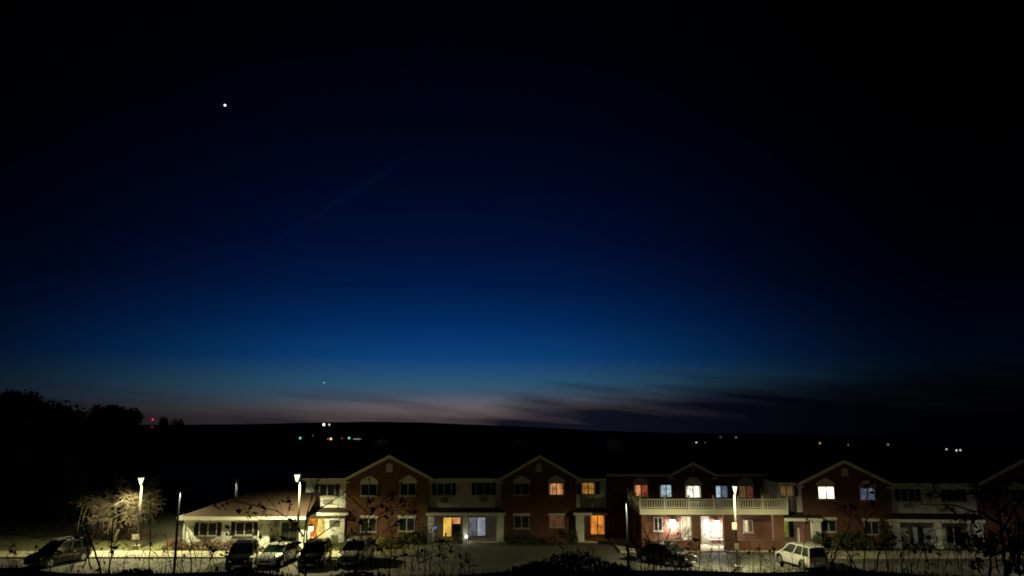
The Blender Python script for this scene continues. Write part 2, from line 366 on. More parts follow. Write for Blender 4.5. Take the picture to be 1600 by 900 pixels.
# ================================================================ BUILDINGS
def frame(name, label, x, y, rot=0.0):
    t = thing(name, label, 'building', (x, y, 0), rot)
    M = Matrix.Translation((x, y, 0)) @ Matrix.Rotation(rot, 4, 'Z'); I = M.inverted()
    def F(px, py, yl=0.0):                             # pixel -> (x, z) on the plane at local depth yl
        o = I @ Vector((0, 0, EYE)); dd = I.to_3x3() @ ray(px, py)
        t_ = (yl - o.y) / dd.y; p = o + dd * t_; return (p.x, p.z)
    return t, F
emit('curtain_warm', lin(150, 95, 45), 0.7, 2.5); emit('curtain_cool', lin(78, 92, 110), 0.7, 2.5); emit('curtain_pale', lin(205, 190, 140), 0.8, 2.5)  # curtains glow dimly by themselves, standing in for room light behind them
CURTAIN = {'lit_peach': 'warm', 'lit_orange': 'warm', 'lit_amber': 'warm', 'lit_blue': 'cool', 'lit_bluedim': 'cool', 'lit_white': 'pale', 'lit_cream': 'pale'}
def window(b, F, px0, py0, px1, py1, y, pane=('dark_glass', 'dark_glass'), head=None, shut=False, grid=False, sill=True, fw=0.06, door=False):
    x0, z1 = F(px0, py0, y); x1, z0 = F(px1, py1, y)
    xm = (x0 + x1) / 2; m = MB(); yf, yb = y - 0.07, y + 0.02
    m.box(x0, x1, yf, yb, z1 - fw, z1).box(x0, x1, yf, yb, z0, z0 + fw).box(x0, x0 + fw, yf, yb, z0 + fw, z1 - fw).box(x1 - fw, x1, yf, yb, z0 + fw, z1 - fw)
    m.box(xm - fw * 0.75, xm + fw * 0.75, yf + 0.003, yb, z0 + fw, z1 - fw)
    if grid:
        for a, c in ((x0 + fw, xm - fw), (xm + fw, x1 - fw)):
            zc = (z0 + z1) / 2
            m.box(a, c, yf + 0.02, yb, zc - 0.02, zc + 0.02)
            m.box((a + c) / 2 - 0.014, (a + c) / 2 + 0.014, yf + 0.024, yb, z0 + fw, zc - 0.02).box((a + c) / 2 - 0.014, (a + c) / 2 + 0.014, yf + 0.024, yb, zc + 0.02, z1 - fw)
    w = m.build('sliding_door' if door else 'window', 'frame', b)
    for i, (a, c) in enumerate(((x0 + fw, xm - fw * 0.7), (xm + fw * 0.7, x1 - fw))):
        cx, cz = (a + c) / 2, (z0 + z1) / 2
        MB().box(a - cx, c - cx, -0.01, 0.01, z0 + fw - cz, z1 - fw - cz).build('pane', pane[i], w, (cx, y - 0.025, cz))
        if pane[i].startswith('lit') and pane[i] in CURTAIN:
            cw = (c - a) * (0.3 if not door else 0.2); e0 = a if i == 0 else c - cw
            MB().prism([(e0 + (0 if i == 0 else cw * 0.35), z0 + fw), (e0 + cw * (0.65 if i == 0 else 1.0), z0 + fw), (e0 + cw, z1 - fw), (e0, z1 - fw)], y - 0.043, y - 0.036).build('curtain', 'curtain_' + CURTAIN[pane[i]], w)
    if sill and not door: MB().box(x0 - 0.06, x1 + 0.06, y - 0.12, y + 0.02, z0 - 0.09, z0 - 0.002).build('sill', 'frame', w)
    if head:
        e = 0.07; zb = z1 + 0.003
        if head == 'peak':
            h = (x1 - x0)
            pts = [(x0 - e, zb), (x1 + e, zb), (x1 + e, zb + 0.16 * h), (x1 - 0.08 * h, zb + 0.27 * h), (xm + 0.1 * h, zb + 0.46 * h), (xm - 0.1 * h, zb + 0.46 * h), (x0 + 0.08 * h, zb + 0.27 * h), (x0 - e, zb + 0.16 * h)]
        elif head == 'arch':
            r = (x1 - x0) / 2 + e; pts = [(xm + r * math.cos(math.pi * k / 14), zb + r * 0.92 * math.sin(math.pi * k / 14)) for k in range(15)]
        else: pts = [(x0 - 0.1, zb), (x1 + 0.1, zb), (x1 + 0.1, zb + 0.2), (x0 - 0.1, zb + 0.2)]
        MB().prism(pts, y - 0.06, y + 0.02).build('window_head', 'trim', w)
    if shut:
        sw = 0.36
        for a in (x0 - sw - 0.03, x1 + 0.03):
            sm = MB().box(a, a + 0.05, y - 0.06, y + 0.02, z0, z1).box(a + sw - 0.05, a + sw, y - 0.06, y + 0.02, z0, z1)
            k = int((z1 - z0) / 0.07)
            for i in range(k):
                zz = z0 + (i + 0.5) * (z1 - z0) / k
                sm.add([(a + 0.05, y - 0.02, zz + 0.03), (a + sw - 0.05, y - 0.02, zz + 0.03), (a + sw - 0.05, y - 0.05, zz - 0.03), (a + 0.05, y - 0.05, zz - 0.03)], [(0, 3, 2, 1)])
            sm.box(a + 0.05, a + sw - 0.05, y - 0.012, y + 0.02, z0, z1)
            sm.build('shutter', 'shutter', w)
    return w
def ac_unit(b, F, px0, py0, px1, py1, y):
    x0, z1 = F(px0, py0, y); x1, z0 = F(px1, py1, y)
    m = MB().box(x0, x1, y - 0.14, y + 0.05, z0, z0 + 0.04).box(x0, x1, y - 0.14, y + 0.05, z1 - 0.04, z1).box(x0, x0 + 0.04, y - 0.14, y + 0.05, z0, z1).box(x1 - 0.04, x1, y - 0.14, y + 0.05, z0, z1)
    m.box(x0 + 0.04, x1 - 0.04, y - 0.06, y + 0.05, z0 + 0.04, z1 - 0.04)
    k = 6
    for i in range(k):
        z = z0 + 0.05 + (i + 0.5) * (z1 - z0 - 0.1) / k; m.box(x0 + 0.04, x1 - 0.04, y - 0.125, y - 0.06, z - 0.012, z + 0.012)
    return m.build('air_conditioner', 'grille', b)
def gable_block(b, F, pl, pk, pr, wl, wr, y=-0.5, back=8.0):
    """brick gable: rake ends and peak in pixels, wall edges as pixel columns"""
    xl, zl = F(*pl, y - 0.35); xk, zk = F(*pk, y - 0.35); xr, zr = F(*pr, y - 0.35)
    ze = (zl + zr) / 2; xk = (xl + xr) / 2
    x0 = F(wl, pl[1], y)[0]; x1 = F(wr, pr[1], y)[0]
    sl = (zk - ze) / ((xr - xl) / 2)
    zw = lambda x: zk - 0.12 - abs(x - xk) * sl
    MB().prism([(x0, 0), (x1, 0), (x1, zw(x1)), (xk, zw(xk)), (x0, zw(x0))], y, back).build('wall', 'brick', b)
    m = MB()
    for s, xe in ((-1, xl), (1, xr)):
        q = [(xk, y - 0.34, zk), (xe, y - 0.34, ze), (xe, back, ze), (xk, back, zk)]
        m.slab(q if s > 0 else q[::-1], 0.10)
    m.build('gable_roof', 'shingle', b)
    t = 0.24
    for s, xe in ((-1, xl), (1, xr)):
        p = [(xk, zk + 0.02), (xe - s * 0.0, ze + 0.02), (xe, ze - t), (xk, zk - t - 0.04)]
        MB().prism(p, y - 0.42, y - 0.345).build('rake_board', 'trim', b)
        MB().box(*(sorted((xe, xe - s * 0.5))), y - 0.40, y - 0.02, ze - t - 0.12, ze - t + 0.02).build('eave_return', 'trim', b)
    return xk, ze, zk
def gable_vent(b, F, px0, py0, px1, py1, y):
    x0, z1 = F(px0, py0, y); x1, z0 = F(px1, py1, y); r = (x1 - x0) / 2; xm = (x0 + x1) / 2
    o = MB().prism([(x0, z0), (x1, z0)] + [(xm + r * math.cos(math.pi * k / 10), z1 - r + r * math.sin(math.pi * k / 10)) for k in range(11)], y - 0.05, y + 0.02).build('gable_vent', 'vent', b)
    for i in range(5):
        z = z0 + 0.08 + i * (z1 - r - z0) / 5; MB().box(x0 + 0.05, x1 - 0.05, y - 0.075, y - 0.051, z, z + 0.05).build('slat', 'vent', o)
def porch(b, x0, x1, zt, zb, y_wall=0.0, y_out=-1.3, piers=(), depth=1.4, mat='siding', roof='shingle_brown'):
    m = MB(); q = [(x0, y_out, zb), (x1, y_out, zb), (x1, y_wall - 0.003, zt), (x0, y_wall - 0.003, zt)]
    m.slab(q, 0.08); r = m.build('porch_roof', roof, b)
    MB().box(x0 - 0.03, x1 + 0.03, y_out - 0.05, y_out - 0.004, zb - 0.22, zb + 0.02).build('fascia', 'trim', r)
    MB().box(x0, x1, y_out, y_wall + depth, zb - 0.2, zb - 0.12).build('ceiling', 'trim', r)
    for a, c in piers: MB().box(a, c, y_out + 0.12, y_out + 0.55, 0.0, zb - 0.205).build('pier', mat, b)
    return r
def roof_long(b, x0, x1, ze, zr, y0, yr, y1, hip0=0.0, hip1=0.0):
    m = MB()
    m.slab([(x0, y0, ze), (x1, y0, ze), (x1 - hip1, yr, zr), (x0 + hip0, yr, zr)], 0.12)
    m.slab([(x1 - hip1, yr, zr), (x1, y1, ze), (x0, y1, ze), (x0 + hip0, yr, zr)], 0.12)
    if hip0: m.slab([(x0, y0, ze), (x0 + hip0, yr, zr), (x0 + hip0, yr, zr), (x0, y1, ze)], 0.12)
    if not hip0: m.add([(x0 + 0.3, y0 + 0.3, ze - 0.1), (x0 + 0.3, y1 - 0.3, ze - 0.1), (x0 + 0.3, yr, zr - 0.15)], [(0, 1, 2)])
    if not hip1: m.add([(x1 - 0.3, y0 + 0.3, ze - 0.1), (x1 - 0.3, y1 - 0.3, ze - 0.1), (x1 - 0.3, yr, zr - 0.15)], [(0, 1, 2)])
    return m.build('roof', 'shingle', b)
def gutter(b, x0, x1, y, z): return MB().box(x0, x1, y - 0.06, y + 0.02, z - 0.2, z + 0.02).build('gutter', 'trim', b)

# ---------------- long two-storey block, left and middle
LB, F = frame('apartment_building', 'long two storey block with two brick gables joined by white siding', 0, 72)
Lx = lambda px: F(px, 760)[0]
xa, xz = Lx(478), Lx(947)
ZE = F(600, 747.5, -0.4)[1]
r_ = roof_long(LB, xa, xz, ZE, 8.1, -0.4, 7, 14.4)
for px in (595, 811):
    c = F(px, 700, 6)[0]; z = 7.6; MB().box(c - 0.75, c + 0.75, 6.2, 7.6, z, z + 0.9).prism([(c - 0.85, z + 0.9), (c + 0.85, z + 0.9), (c, z + 1.25)], 6.1, 7.7).build('roof_vent', 'vent', r_)
for a, c in ((478, 541), (669, 783), (900, 947)):
    x0, x1 = Lx(a), Lx(c); MB().box(x0, x1, 0, 9, 2.5, ZE - 0.05).build('wall', 'siding', LB)
    gutter(LB, x0 - 0.3 if a == 478 else x0, x1, -0.4, ZE); MB().box(x0, x1, -0.40, 0.0, ZE - 0.26, ZE - 0.215).build('soffit', 'trim', LB)
MB().box(xa, xz, 1.4, 9, 0, 2.5).build('wall', 'siding', LB)
MB().box(xa, xz, -0.5, 1.4, -0.1, 0.10).build('porch_floor', 'concrete', LB)
gable_block(LB, F, (536, 749), (608.5, 711), (679, 748.5), 541, 669)
gable_block(LB, F, (778, 750), (844, 711), (910, 749), 783, 900)
for a, c in ((603.5, 613.5), (837, 847)): gable_vent(LB, F, a, 724, c, 737.5, -0.5)
G = -0.5
window(LB, F, 564, 756, 589, 775, G, head='peak'); window(LB, F, 625, 755, 650, 774.5, G, head='peak')
window(LB, F, 564, 809, 588, 831, G, head='flat'); window(LB, F, 623, 809, 648, 830, G, head='flat')
window(LB, F, 803, 755, 827, 773.5, G, head='peak'); window(LB, F, 857, 754.5, 881.5, 773.5, G, ('lit_peach', 'lit_peach'), head='peak', grid=True)
window(LB, F, 803, 805.5, 827, 825.5, G, head='flat'); window(LB, F, 858, 805.5, 881.5, 823.5, G, ('lit_dusk', 'lit_dusk'), head='flat', grid=True)
window(LB, F, 499.5, 756, 523.5, 775.5, 0, shut=True); ac_unit(LB, F, 506, 780, 519.5, 787.5, 0)
window(LB, F, 682.5, 754.5, 705.5, 774, 0, shut=True); ac_unit(LB, F, 689, 777.5, 700, 785, 0)
window(LB, F, 744, 754, 768, 773.5, 0, shut=True); ac_unit(LB, F, 751, 776.5, 762, 784, 0)
window(LB, F, 908, 753.5, 930, 772.5, 0, ('lit_amber', 'lit_amber'), shut=True, grid=True); ac_unit(LB, F, 915.5, 776, 928, 783, 0)
zt, zb = F(720, 793, 0)[1], F(720, 801.5, -1.3)[1]
Lo = lambda px: F(px, 820, -1.3)[0]
porch(LB, Lo(472), Lo(543), zt, zb, piers=())
porch(LB, Lo(665.5), Lo(789), zt, zb, piers=((Lo(668), Lo(678)), (Lo(723), Lo(731)), (Lo(776), Lo(787))))
porch(LB, Lo(897), Lo(949), zt, zb, piers=((Lo(900), Lo(913)),))
MB().box(F(511, 830, 0)[0], F(541, 830, 0)[0], -0.85, 1.4, 0, zb - 0.205).build('wall', 'siding', LB)
ac_unit(LB, F, 515, 812, 530, 821.5, -0.85); ac_unit(LB, F, 517, 836, 527.5, 844.5, -0.85)
D = 1.4
window(LB, F, 692, 807.5, 720, 839, D, ('lit_yellow', 'dark_glass'), door=True)
window(LB, F, 731.5, 807.5, 759, 838, D, ('lit_grey', 'lit_lav'), door=True)
window(LB, F, 921, 804, 946, 835.5, D, ('lit_orange', 'lit_orange'), door=True)
window(LB, F, 482, 809, 509, 848, D, ('lit_orange', 'lit_gold'), door=True)
x0, z1 = F(706.5, 808.5, D - 0.1); x1, z0 = F(719, 818.5, D - 0.1)
MB().box(x0, x1, D - 0.062, D - 0.05, z0, z1).build('window_blind', 'lit_peach', LB)
for px in (543.5, 667, 785.5, 898):                       # downpipes in the corners beside the gables
    x = F(px, 780, -0.1)[0]; MB().box(x - 0.045, x + 0.045, -0.12, -0.03, 2.95, ZE - 0.25).build('downpipe', 'trim', LB)
# small lights on the porches
def porch_lamp(name, label, px, py, y, mat, r, power, col, foot=False):
    x, z = at(px, py, y)
    t = thing(name, label, 'lamp', (x, y, 0.1 if foot else z))
    if foot:
        MB().tube([(0, 0, 0), (0, 0, 0.03), (0, 0, z - 0.1 - r)], [0.11, 0.10, 0.03], 10).build('base', 'housing', t)
        b = MB().ball((0, 0, z - 0.1), r, 12, 8).build('globe', mat, t, smooth=True); lamp_light('globe_light', b, (0, -r - 0.1, z - 0.1), power, col)
    else:
        MB().tube([(0, 0.16, 0.12), (0, 0.14, 0.2), (0, 0, 0.22), (0, 0, r * 0.9)], [0.03] * 4, 6).box(-0.08, 0.08, 0.14, 0.17, -0.1, 0.24).build('bracket', 'housing', t)
        MB().tube([(0, 0, r * 1.0), (0, 0, r * 1.6)], [r * 1.1, 0.02], 8).build('cap', 'housing', t)
        b = MB().tube([(0, 0, -r), (0, 0, -r * 0.9), (0, 0, r * 0.98)], [r * 0.4, r * 0.6, r], 8).build('globe', mat, t, smooth=True); lamp_light('globe_light', b, (0, 0.03, -r - 0.07), power, col, 0.06)
    return t
porch_lamp('garden_lamp', 'small white glowing lamp on the patio between two glass doors', 728.5, 838.5, 70.4, 'bulb', 0.1, 1.6, (0.85, 1, 0.95), True)
porch_lamp('wall_lantern', 'amber wall lantern beside lit doorway behind the parked cars', 486.5, 826, 73.2, 'bulb_warm', 0.2, 90, (1, 0.75, 0.32))
emit('blue_bulb', (0.12, 0.2, 1.0), 1.6)
porch_lamp('wall_lantern', 'tiny blue light on porch pier left of yellow doors', 680.5, 824.5, 70.55, 'blue_bulb', 0.08, 0.4, (0.2, 0.3, 1))

# ---------------- low wing at the left
WB, F = frame('community_wing', 'low single storey wing with hipped brown roof and white siding', 0, 68)
x0, zE = F(277, 808.5, -0.5); x1 = F(478, 809, -0.5)[0]; zE = 2.62
hw = 6.5; rise = 0.36 * hw
m = MB()
m.slab([(x0, -0.5, zE), (x1, -0.5, zE), (x1, hw - 0.5, zE + rise), (x0 + hw, hw - 0.5, zE + rise)], 0.1)
m.slab([(x1, hw - 0.5, zE + rise), (x1, 2 * hw - 0.5, zE), (x0, 2 * hw - 0.5, zE), (x0 + hw, hw - 0.5, zE + rise)], 0.1)
m.add([(x0, -0.5, zE), (x0 + hw, hw - 0.5, zE + rise), (x0, 2 * hw - 0.5, zE)], [(0, 1, 2)])
r_ = m.build('roof', 'shingle_brown', WB)
MB().box(x0, F(403, 809, -0.5)[0], -0.56, -0.505, zE - 0.26, zE + 0.03).build('fascia', 'trim', r_)
MB().box(F(403, 809, -0.5)[0] + 0.01, x1, -0.54, -0.505, zE - 0.2, zE + 0.03).build('fascia', 'trim', r_)
MB().box(x0 - 0.05, x0, -0.5, 2 * hw - 0.5, zE - 0.2, zE + 0.02).build('fascia', 'trim', r_)
MB().box(x0 + 0.1, x1 - 0.02, -0.49, 2 * hw - 0.8, zE - 0.2, zE - 0.11).build('ceiling', 'trim', r_)
wx0, wx1, wx2 = F(286, 830)[0], F(404, 830)[0], F(478, 830)[0]
MB().box(wx0, wx1, 0, 11.6, 0, zE - 0.2).build('wall', 'siding', WB)
MB().box(wx1, F(467, 830, 1.6)[0], 1.6, 11.6, 0, zE - 0.2).build('wall', 'siding', WB)
MB().box(F(404, 830)[0] + 0.003, F(419, 830, 0)[0], 0.3, 1.6, 0, zE - 0.2).build('pier', 'siding', WB)
MB().box(F(467.5, 830)[0], F(478, 830)[0], 0.0, 0.7, 0, zE - 0.2).build('pier', 'siding', WB)
for x in (wx0, wx1 - 0.13): MB().box(x - 0.01, x + 0.14, -0.03, 0.0, 0, zE - 0.2).build('corner_board', 'trim', WB)
window(WB, F, 312, 816, 338.5, 837, 0, shut=True); window(WB, F, 369, 815.5, 395.5, 836, 0, shut=True)
ac_unit(WB, F, 316, 841, 331, 847, 0)
window(WB, F, 440, 815, 466, 846, 1.6, ('dark_glass', 'dark_glass'), door=True)
ac_unit(WB, F, 421, 812, 437, 823, 1.6); ac_unit(WB, F, 420, 840, 431, 848, 0.3 + 1.3)

# ---------------- entrance block with terrace
EB, F = frame('entrance_building', 'brick entrance block with white railed terrace over a lit porch', 0, 73)
ex0, ex1 = F(949, 760)[0], F(1224, 760)[0]; ZE = F(1000, 741, -0.4)[1]
r_ = roof_long(EB, ex0 - 0.3, ex1, ZE, ZE + 2.6, -0.4, 7, 14.4)
c = F(960, 700, 5)[0]; MB().box(c - 0.8, c + 0.8, 4.6, 6, 7.4, 8.5).prism([(c - 0.9, 8.5), (c + 0.9, 8.5), (c, 8.9)], 4.5, 6.1).build('roof_vent', 'vent', r_)
MB().box(ex0, ex1, 0, 9, 0, ZE - 0.05).build('wall', 'brick', EB)
gutter(EB, ex0 - 0.3, F(1047, 741, -0.4)[0], -0.4, ZE); gutter(EB, F(1120, 741, -0.4)[0], ex1, -0.4, ZE)
gable_block(EB, F, (1045, 742.5), (1083, 722), (1122, 742.5), 1049, 1118, y=-0.3, back=6)
MB().box(F(1082, 733, -0.3)[0], F(1084, 733, -0.3)[0], -0.36, -0.28, F(1082, 737, -0.3)[1], F(1082, 730, -0.3)[1]).build('gable_vent', 'vent', EB)
window(EB, F, 990, 757, 1013, 776, 0, ('lit_peach', 'lit_red'), head='arch')
window(EB, F, 1029.5, 757, 1052, 777, 0, ('lit_blue', 'lit_blue'))
window(EB, F, 1070, 758.5, 1096, 778, -0.3, ('lit_white', 'lit_white'), head='arch')
window(EB, F, 1114.5, 758.5, 1138, 778, 0, ('lit_blue', 'lit_bluedim'))
window(EB, F, 1153.5, 758.5, 1177.5, 779, 0, ('lit_olive', 'lit_dusk'), head='arch')
P = -7.0                                               # porch front plane (world y = 66)
tx0, tx1 = F(1000, 790, P)[0], F(1230, 790, P)[0]
zs0, zs1 = F(1100, 804, P)[1], F(1100, 795.5, P)[1]
terr = MB().box(tx0, tx1, P, -0.003, zs0 + 0.05, zs1).build('terrace_floor', 'trim', EB)
MB().box(tx0 - 0.04, tx1 + 0.04, P - 0.06, P - 0.003, zs0, zs1 + 0.04).build('fascia', 'rail', terr)
zr = F(1100, 779.5, P)[1]; zp = F(1100, 775, P)[1]
rail = MB().box(tx0, tx1, P - 0.04, P + 0.06, zr - 0.08, zr).box(tx0, tx1, P - 0.02, P + 0.04, zs1 + 0.10, zs1 + 0.17)
rail.box(tx0 - 0.02, tx0 + 0.07, P + 0.06, -0.05, zr - 0.08, zr).box(tx0, tx0 + 0.06, P + 0.06, -0.05, zs1 + 0.10, zs1 + 0.17)
rail.box(tx1 - 0.07, tx1 + 0.02, P + 0.06, -0.05, zr - 0.08, zr).box(tx1 - 0.06, tx1, P + 0.06, -0.05, zs1 + 0.10, zs1 + 0.17)
railing = rail.build('railing', 'rail', EB)
post = MB().box(-0.075, 0.075, -0.075, 0.075, zs1, zp).box(-0.1, 0.1, -0.1, 0.1, zp, zp + 0.05).mesh('post', 'rail')
for i in range(7): obj('post', post, railing, (tx0 + (tx1 - tx0) * i / 6, P + 0.01, 0))
for i in range(1, 4):
    for x in (tx0, tx1): obj('post', post, railing, (x, P + 2.2 * i, 0))
bal = MB().box(-0.035, 0.035, -0.025, 0.025, zs1 + 0.17, zr - 0.08).mesh('baluster', 'rail')
n = 60
for i in range(1, n):
    if i % 10: obj('baluster', bal, railing, (tx0 + (tx1 - tx0) * i / n, P + 0.01, 0))
for x in (tx0 + 0.03, tx1 - 0.03):
    for i in range(1, 33):
        if i % 10: obj('baluster', bal, railing, (x, P + 0.01 + i * 0.21, 0))
# porch below the terrace
PB = -3.5
MB().box(tx0 + 0.12, tx1 - 0.12, PB, -0.003, 0, zs0).build('porch_wall', 'brick', EB)
MB().box(tx0 + 0.1, tx1 - 0.1, P + 0.02, PB, -0.1, 0.12).build('porch_floor', 'concrete', EB)
kz = 0.85
ccol = [(1003, 1010), (1082, 1094), (1132.5, 1149), (1210, 1226.5)]
cx = [(F(a, 830, P)[0], F(b_, 830, P)[0]) for a, b_ in ccol]
for a, b_ in cx: MB().box(a, b_, P + 0.1, P + 0.6, 0, zs0 + 0.045).build('column', 'brick', EB)
for (a, b_) in ((cx[0][1], cx[1][0]), (cx[2][1], cx[3][0])):
    k = MB().box(a, b_, P + 0.14, P + 0.44, 0, kz).build('knee_wall', 'brick', EB); MB().box(a, b_, P + 0.10, P + 0.48, kz, kz + 0.06).build('coping', 'brick', k)
MB().box(tx0 + 0.12, tx0 + 0.42, P + 0.6, PB, 0, zs0 + 0.045).build('porch_wall', 'brick', EB)
window(EB, F, 1021, 808, 1035.5, 829.5, PB)
window(EB, F, 1064, 806.5, 1082, 846, PB, ('lit_cream', 'lit_cream'), door=True)
window(EB, F, 1161, 812, 1176.5, 831.5, PB, ('lit_cream', 'lit_olive'))
x0, z1 = F(1095, 806.5, PB); x1, z0 = F(1109, 851, PB); dz = z1 - 0.15
dr = MB().box(x0, x1, PB - 0.06, PB + 0.02, 0.12, z1).build('door', 'door_white', EB)
MB().box(x0 + 0.15, x1 - 0.15, PB - 0.075, PB - 0.061, 1.0, z1 - 0.2).build('pane', 'lit_white', dr)
MB().box(x0 + 0.1, x1 - 0.1, PB - 0.075, PB - 0.061, 0.25, 0.85).build('panel', 'door_white', dr)
MB().tube([(x1 - 0.1, PB - 0.07, 1.05), (x1 - 0.1, PB - 0.12, 1.05), (x1 - 0.22, PB - 0.12, 1.05)], [0.02] * 3, 6).build('handle', 'chrome', dr)
# side window of the porch block
MB().box(tx0 + 0.10, tx0 + 0.119, P + 1.6, P + 2.7, 1.0, 2.2).build('window', 'dark_glass', EB)
# raised white planter and lanterns in the porch
bx0, bx1 = at(1110, 850, 69.0)[0], at(1131, 850, 69.0)[0]
t = thing('porch_bench', 'white bench against the porch wall below the right lantern', 'bench', ((bx0 + bx1) / 2, 69.0, 0.12))
hw2 = (bx1 - bx0) / 2
for i in range(4): MB().box(-hw2, hw2, -0.28 + i * 0.14, -0.16 + i * 0.14, 0.42, 0.46).build('slat', 'door_white', t)
for i in range(3): MB().box(-hw2, hw2, 0.30, 0.33, 0.55 + i * 0.14, 0.66 + i * 0.14).build('backrest_slat', 'door_white', t)
for x in (-hw2 + 0.04, hw2 - 0.1):
    MB().box(x, x + 0.06, -0.26, -0.2, 0, 0.42).build('leg', 'door_white', t); MB().box(x, x + 0.06, 0.26, 0.32, 0, 0.96).build('leg', 'door_white', t)
porch_lamp('wall_lantern', 'bright white lantern on the porch wall left of the entrance column', 1051.5, 816.5, 69.2, 'bulb', 0.24, 300, (1, 0.93, 0.80))
porch_lamp('wall_lantern', 'bright white lantern on the porch wall right of the white door', 1119.5, 817.5, 69.2, 'bulb', 0.24, 420, (1, 0.93, 0.80))

# ---------------- right block, turned a little towards the camera
RB, F = frame('apartment_building', 'right hand two storey block, brick gable with one brightly lit window', 22.9, 67.5, R(-4.5))
rx0, rx1 = F(1226, 770)[0], F(1700, 780)[0]; ZE = F(1300, 754.5, -0.4)[1]
r_ = roof_long(RB, rx0 - 0.3, rx1, ZE, ZE + 2.0, -0.4, 7, 14.4)
for a, c in ((1216, 1254), (1391, 1528)):
    x0, x1 = F(a, 780)[0], F(c, 780)[0]; MB().box(x0, x1, 0, 9, 2.5, ZE - 0.05).build('wall', 'siding', RB)
    gutter(RB, x0, x1, -0.4, ZE); MB().box(x0, x1, -0.40, 0.0, ZE - 0.26, ZE - 0.215).build('soffit', 'trim', RB)
MB().box(rx0, rx1, 1.3, 9, 0, 2.5).build('wall', 'siding', RB)
MB().box(rx0, rx1, -0.5, 1.3, -0.1, 0.42).build('porch_floor', 'concrete', RB)
gable_block(RB, F, (1246, 754), (1320, 718.5), (1397, 758), 1254, 1391)
gable_block(RB, F, (1520, 758), (1604, 717), (1688, 762), 1528, 1680)
gable_vent(RB, F, 1314, 731, 1325.5, 744.5, G)
window(RB, F, 1277, 759.5, 1304.5, 780, G, ('lit_hot', 'lit_hot'), head='peak'); window(RB, F, 1342, 762, 1368.5, 782, G, ('lit_bluedim', 'lit_bluedim'), head='peak')
window(RB, F, 1282, 812, 1307, 831, G, head='flat'); window(RB, F, 1349, 814, 1374, 835, G, head='flat')
window(RB, F, 1577, 764, 1603, 785, G, head='peak')
window(RB, F, 1217.5, 758, 1239.5, 776, 0, ('lit_olive', 'lit_olive'))
x0, z1 = F(1241, 758, 0); x1, z0 = F(1246.5, 776, 0); MB().box(x0, x1, -0.06, 0.02, z0, z1).build('shutter', 'shutter', RB)
window(RB, F, 1405.5, 764, 1431.5, 783.5, 0, shut=True); ac_unit(RB, F, 1412, 787, 1426.5, 793.5, 0)
window(RB, F, 1477, 764.5, 1503, 784, 0, shut=True); ac_unit(RB, F, 1466, 793, 1481, 800, 0)
zt, zb = F(1450, 802, 0)[1], F(1450, 812, -1.3)[1]
Ro = lambda px: F(px, 830, -1.3)[0]
porch(RB, F(1226, 830, -1.3)[0], Ro(1286), zt, zb, piers=((Ro(1270), Ro(1284)),))
porch(RB, Ro(1390), Ro(1540), zt, zb, piers=((Ro(1394), Ro(1408)), (Ro(1463), Ro(1473)), (Ro(1524), Ro(1538))))
window(RB, F, 1222, 811, 1242, 840, 1.3, ('lit_green', 'dark_glass'), door=True)
window(RB, F, 1424, 822, 1445, 851, 1.3, ('lit_dim', 'dark_glass'), door=True); window(RB, F, 1476, 822, 1504, 850, 1.3, door=True)
ac_unit(RB, F, 1411, 838, 1419, 847, 1.3)

# ================================================================ STREET LAMPS
def street_lamp(label, px, py, y, toward, dim, power, hs=1.0, sign=None, cut=168):
    x, z = at(px, py, y)
    t = thing('street_lamp', label, 'street lamp', (x, y, 0.0), 0, 'street lamps of the parking lot')
    MB().box(-0.22, 0.22, -0.22, 0.22, 0, 0.35).build('base', 'concrete', t)
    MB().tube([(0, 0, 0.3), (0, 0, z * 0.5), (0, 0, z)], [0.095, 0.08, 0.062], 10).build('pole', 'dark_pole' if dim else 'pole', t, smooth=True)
    dx, dy = math.cos(toward), math.sin(toward)
    MB().bar((0, 0, z - 0.1), (dx * 0.16, dy * 0.16, z - 0.03), 0.06, 0.08).build('arm', 'housing', t)
    hm = MB().box(-0.30 * hs, 0.30 * hs, -0.21 * hs, 0.21 * hs, 0.02, 0.13).mesh('lamp_head', 'housing')
    h = obj('lamp_head', hm, t, (dx * 0.34, dy * 0.34, z - 0.06)); h.rotation_euler = (0, 0, toward); bevel(h, 0.04)
    if dim:
        for q in ((-0.30, 0.30, -0.21, -0.18), (-0.30, 0.30, 0.18, 0.21), (-0.30, -0.26, -0.18, 0.18), (0.26, 0.30, -0.18, 0.18)): MB().box(*q, -0.04, 0.03).build('rim', 'housing', h)
        MB().box(-0.24, 0.24, -0.17, 0.17, 0.008, 0.0195).build('lens', 'lens_dim', h)
    else:
        vs = [(-0.2, -0.2, 0.018), (0.2, -0.2, 0.018), (0.2, 0.2, 0.018), (-0.2, 0.2, 0.018), (-0.07, -0.06, -0.55), (0.07, -0.06, -0.55), (0.07, 0.06, -0.55), (-0.07, 0.06, -0.55)]
        MB().add([(a * hs, b * hs, c) for a, b, c in vs], [(0, 1, 2, 3), (7, 6, 5, 4), (0, 4, 5, 1), (1, 5, 6, 2), (2, 6, 7, 3), (3, 7, 4, 0)]).build('lens', 'lens', h)  # glowing lens drawn out into a long taper, the outline of the lamp's glare
    lamp_light('lamp_light', h, (-0.05, 0, -0.03 if dim else -0.62), power, W_LAMP if not dim else (1, 0.92, 0.66), 0.1, cut)
    for (spx, spy, sw, sh, mat) in sign or ():
        sx, sz = at(spx, spy, y - 0.12)
        MB().box(sx - x - sw / 2, sx - x + sw / 2, -0.13, -0.11, sz - sh / 2, sz + sh / 2).build('sign_plate', mat, t)
    return t
PW = 1500
street_lamp('brightly lit lamp post standing in front of the weeping tree', 222.5, 745.5, 67.4, R(-80), False, PW * 3.6, 0.95, [(212, 839, 0.62, 0.42, 'door_white')])
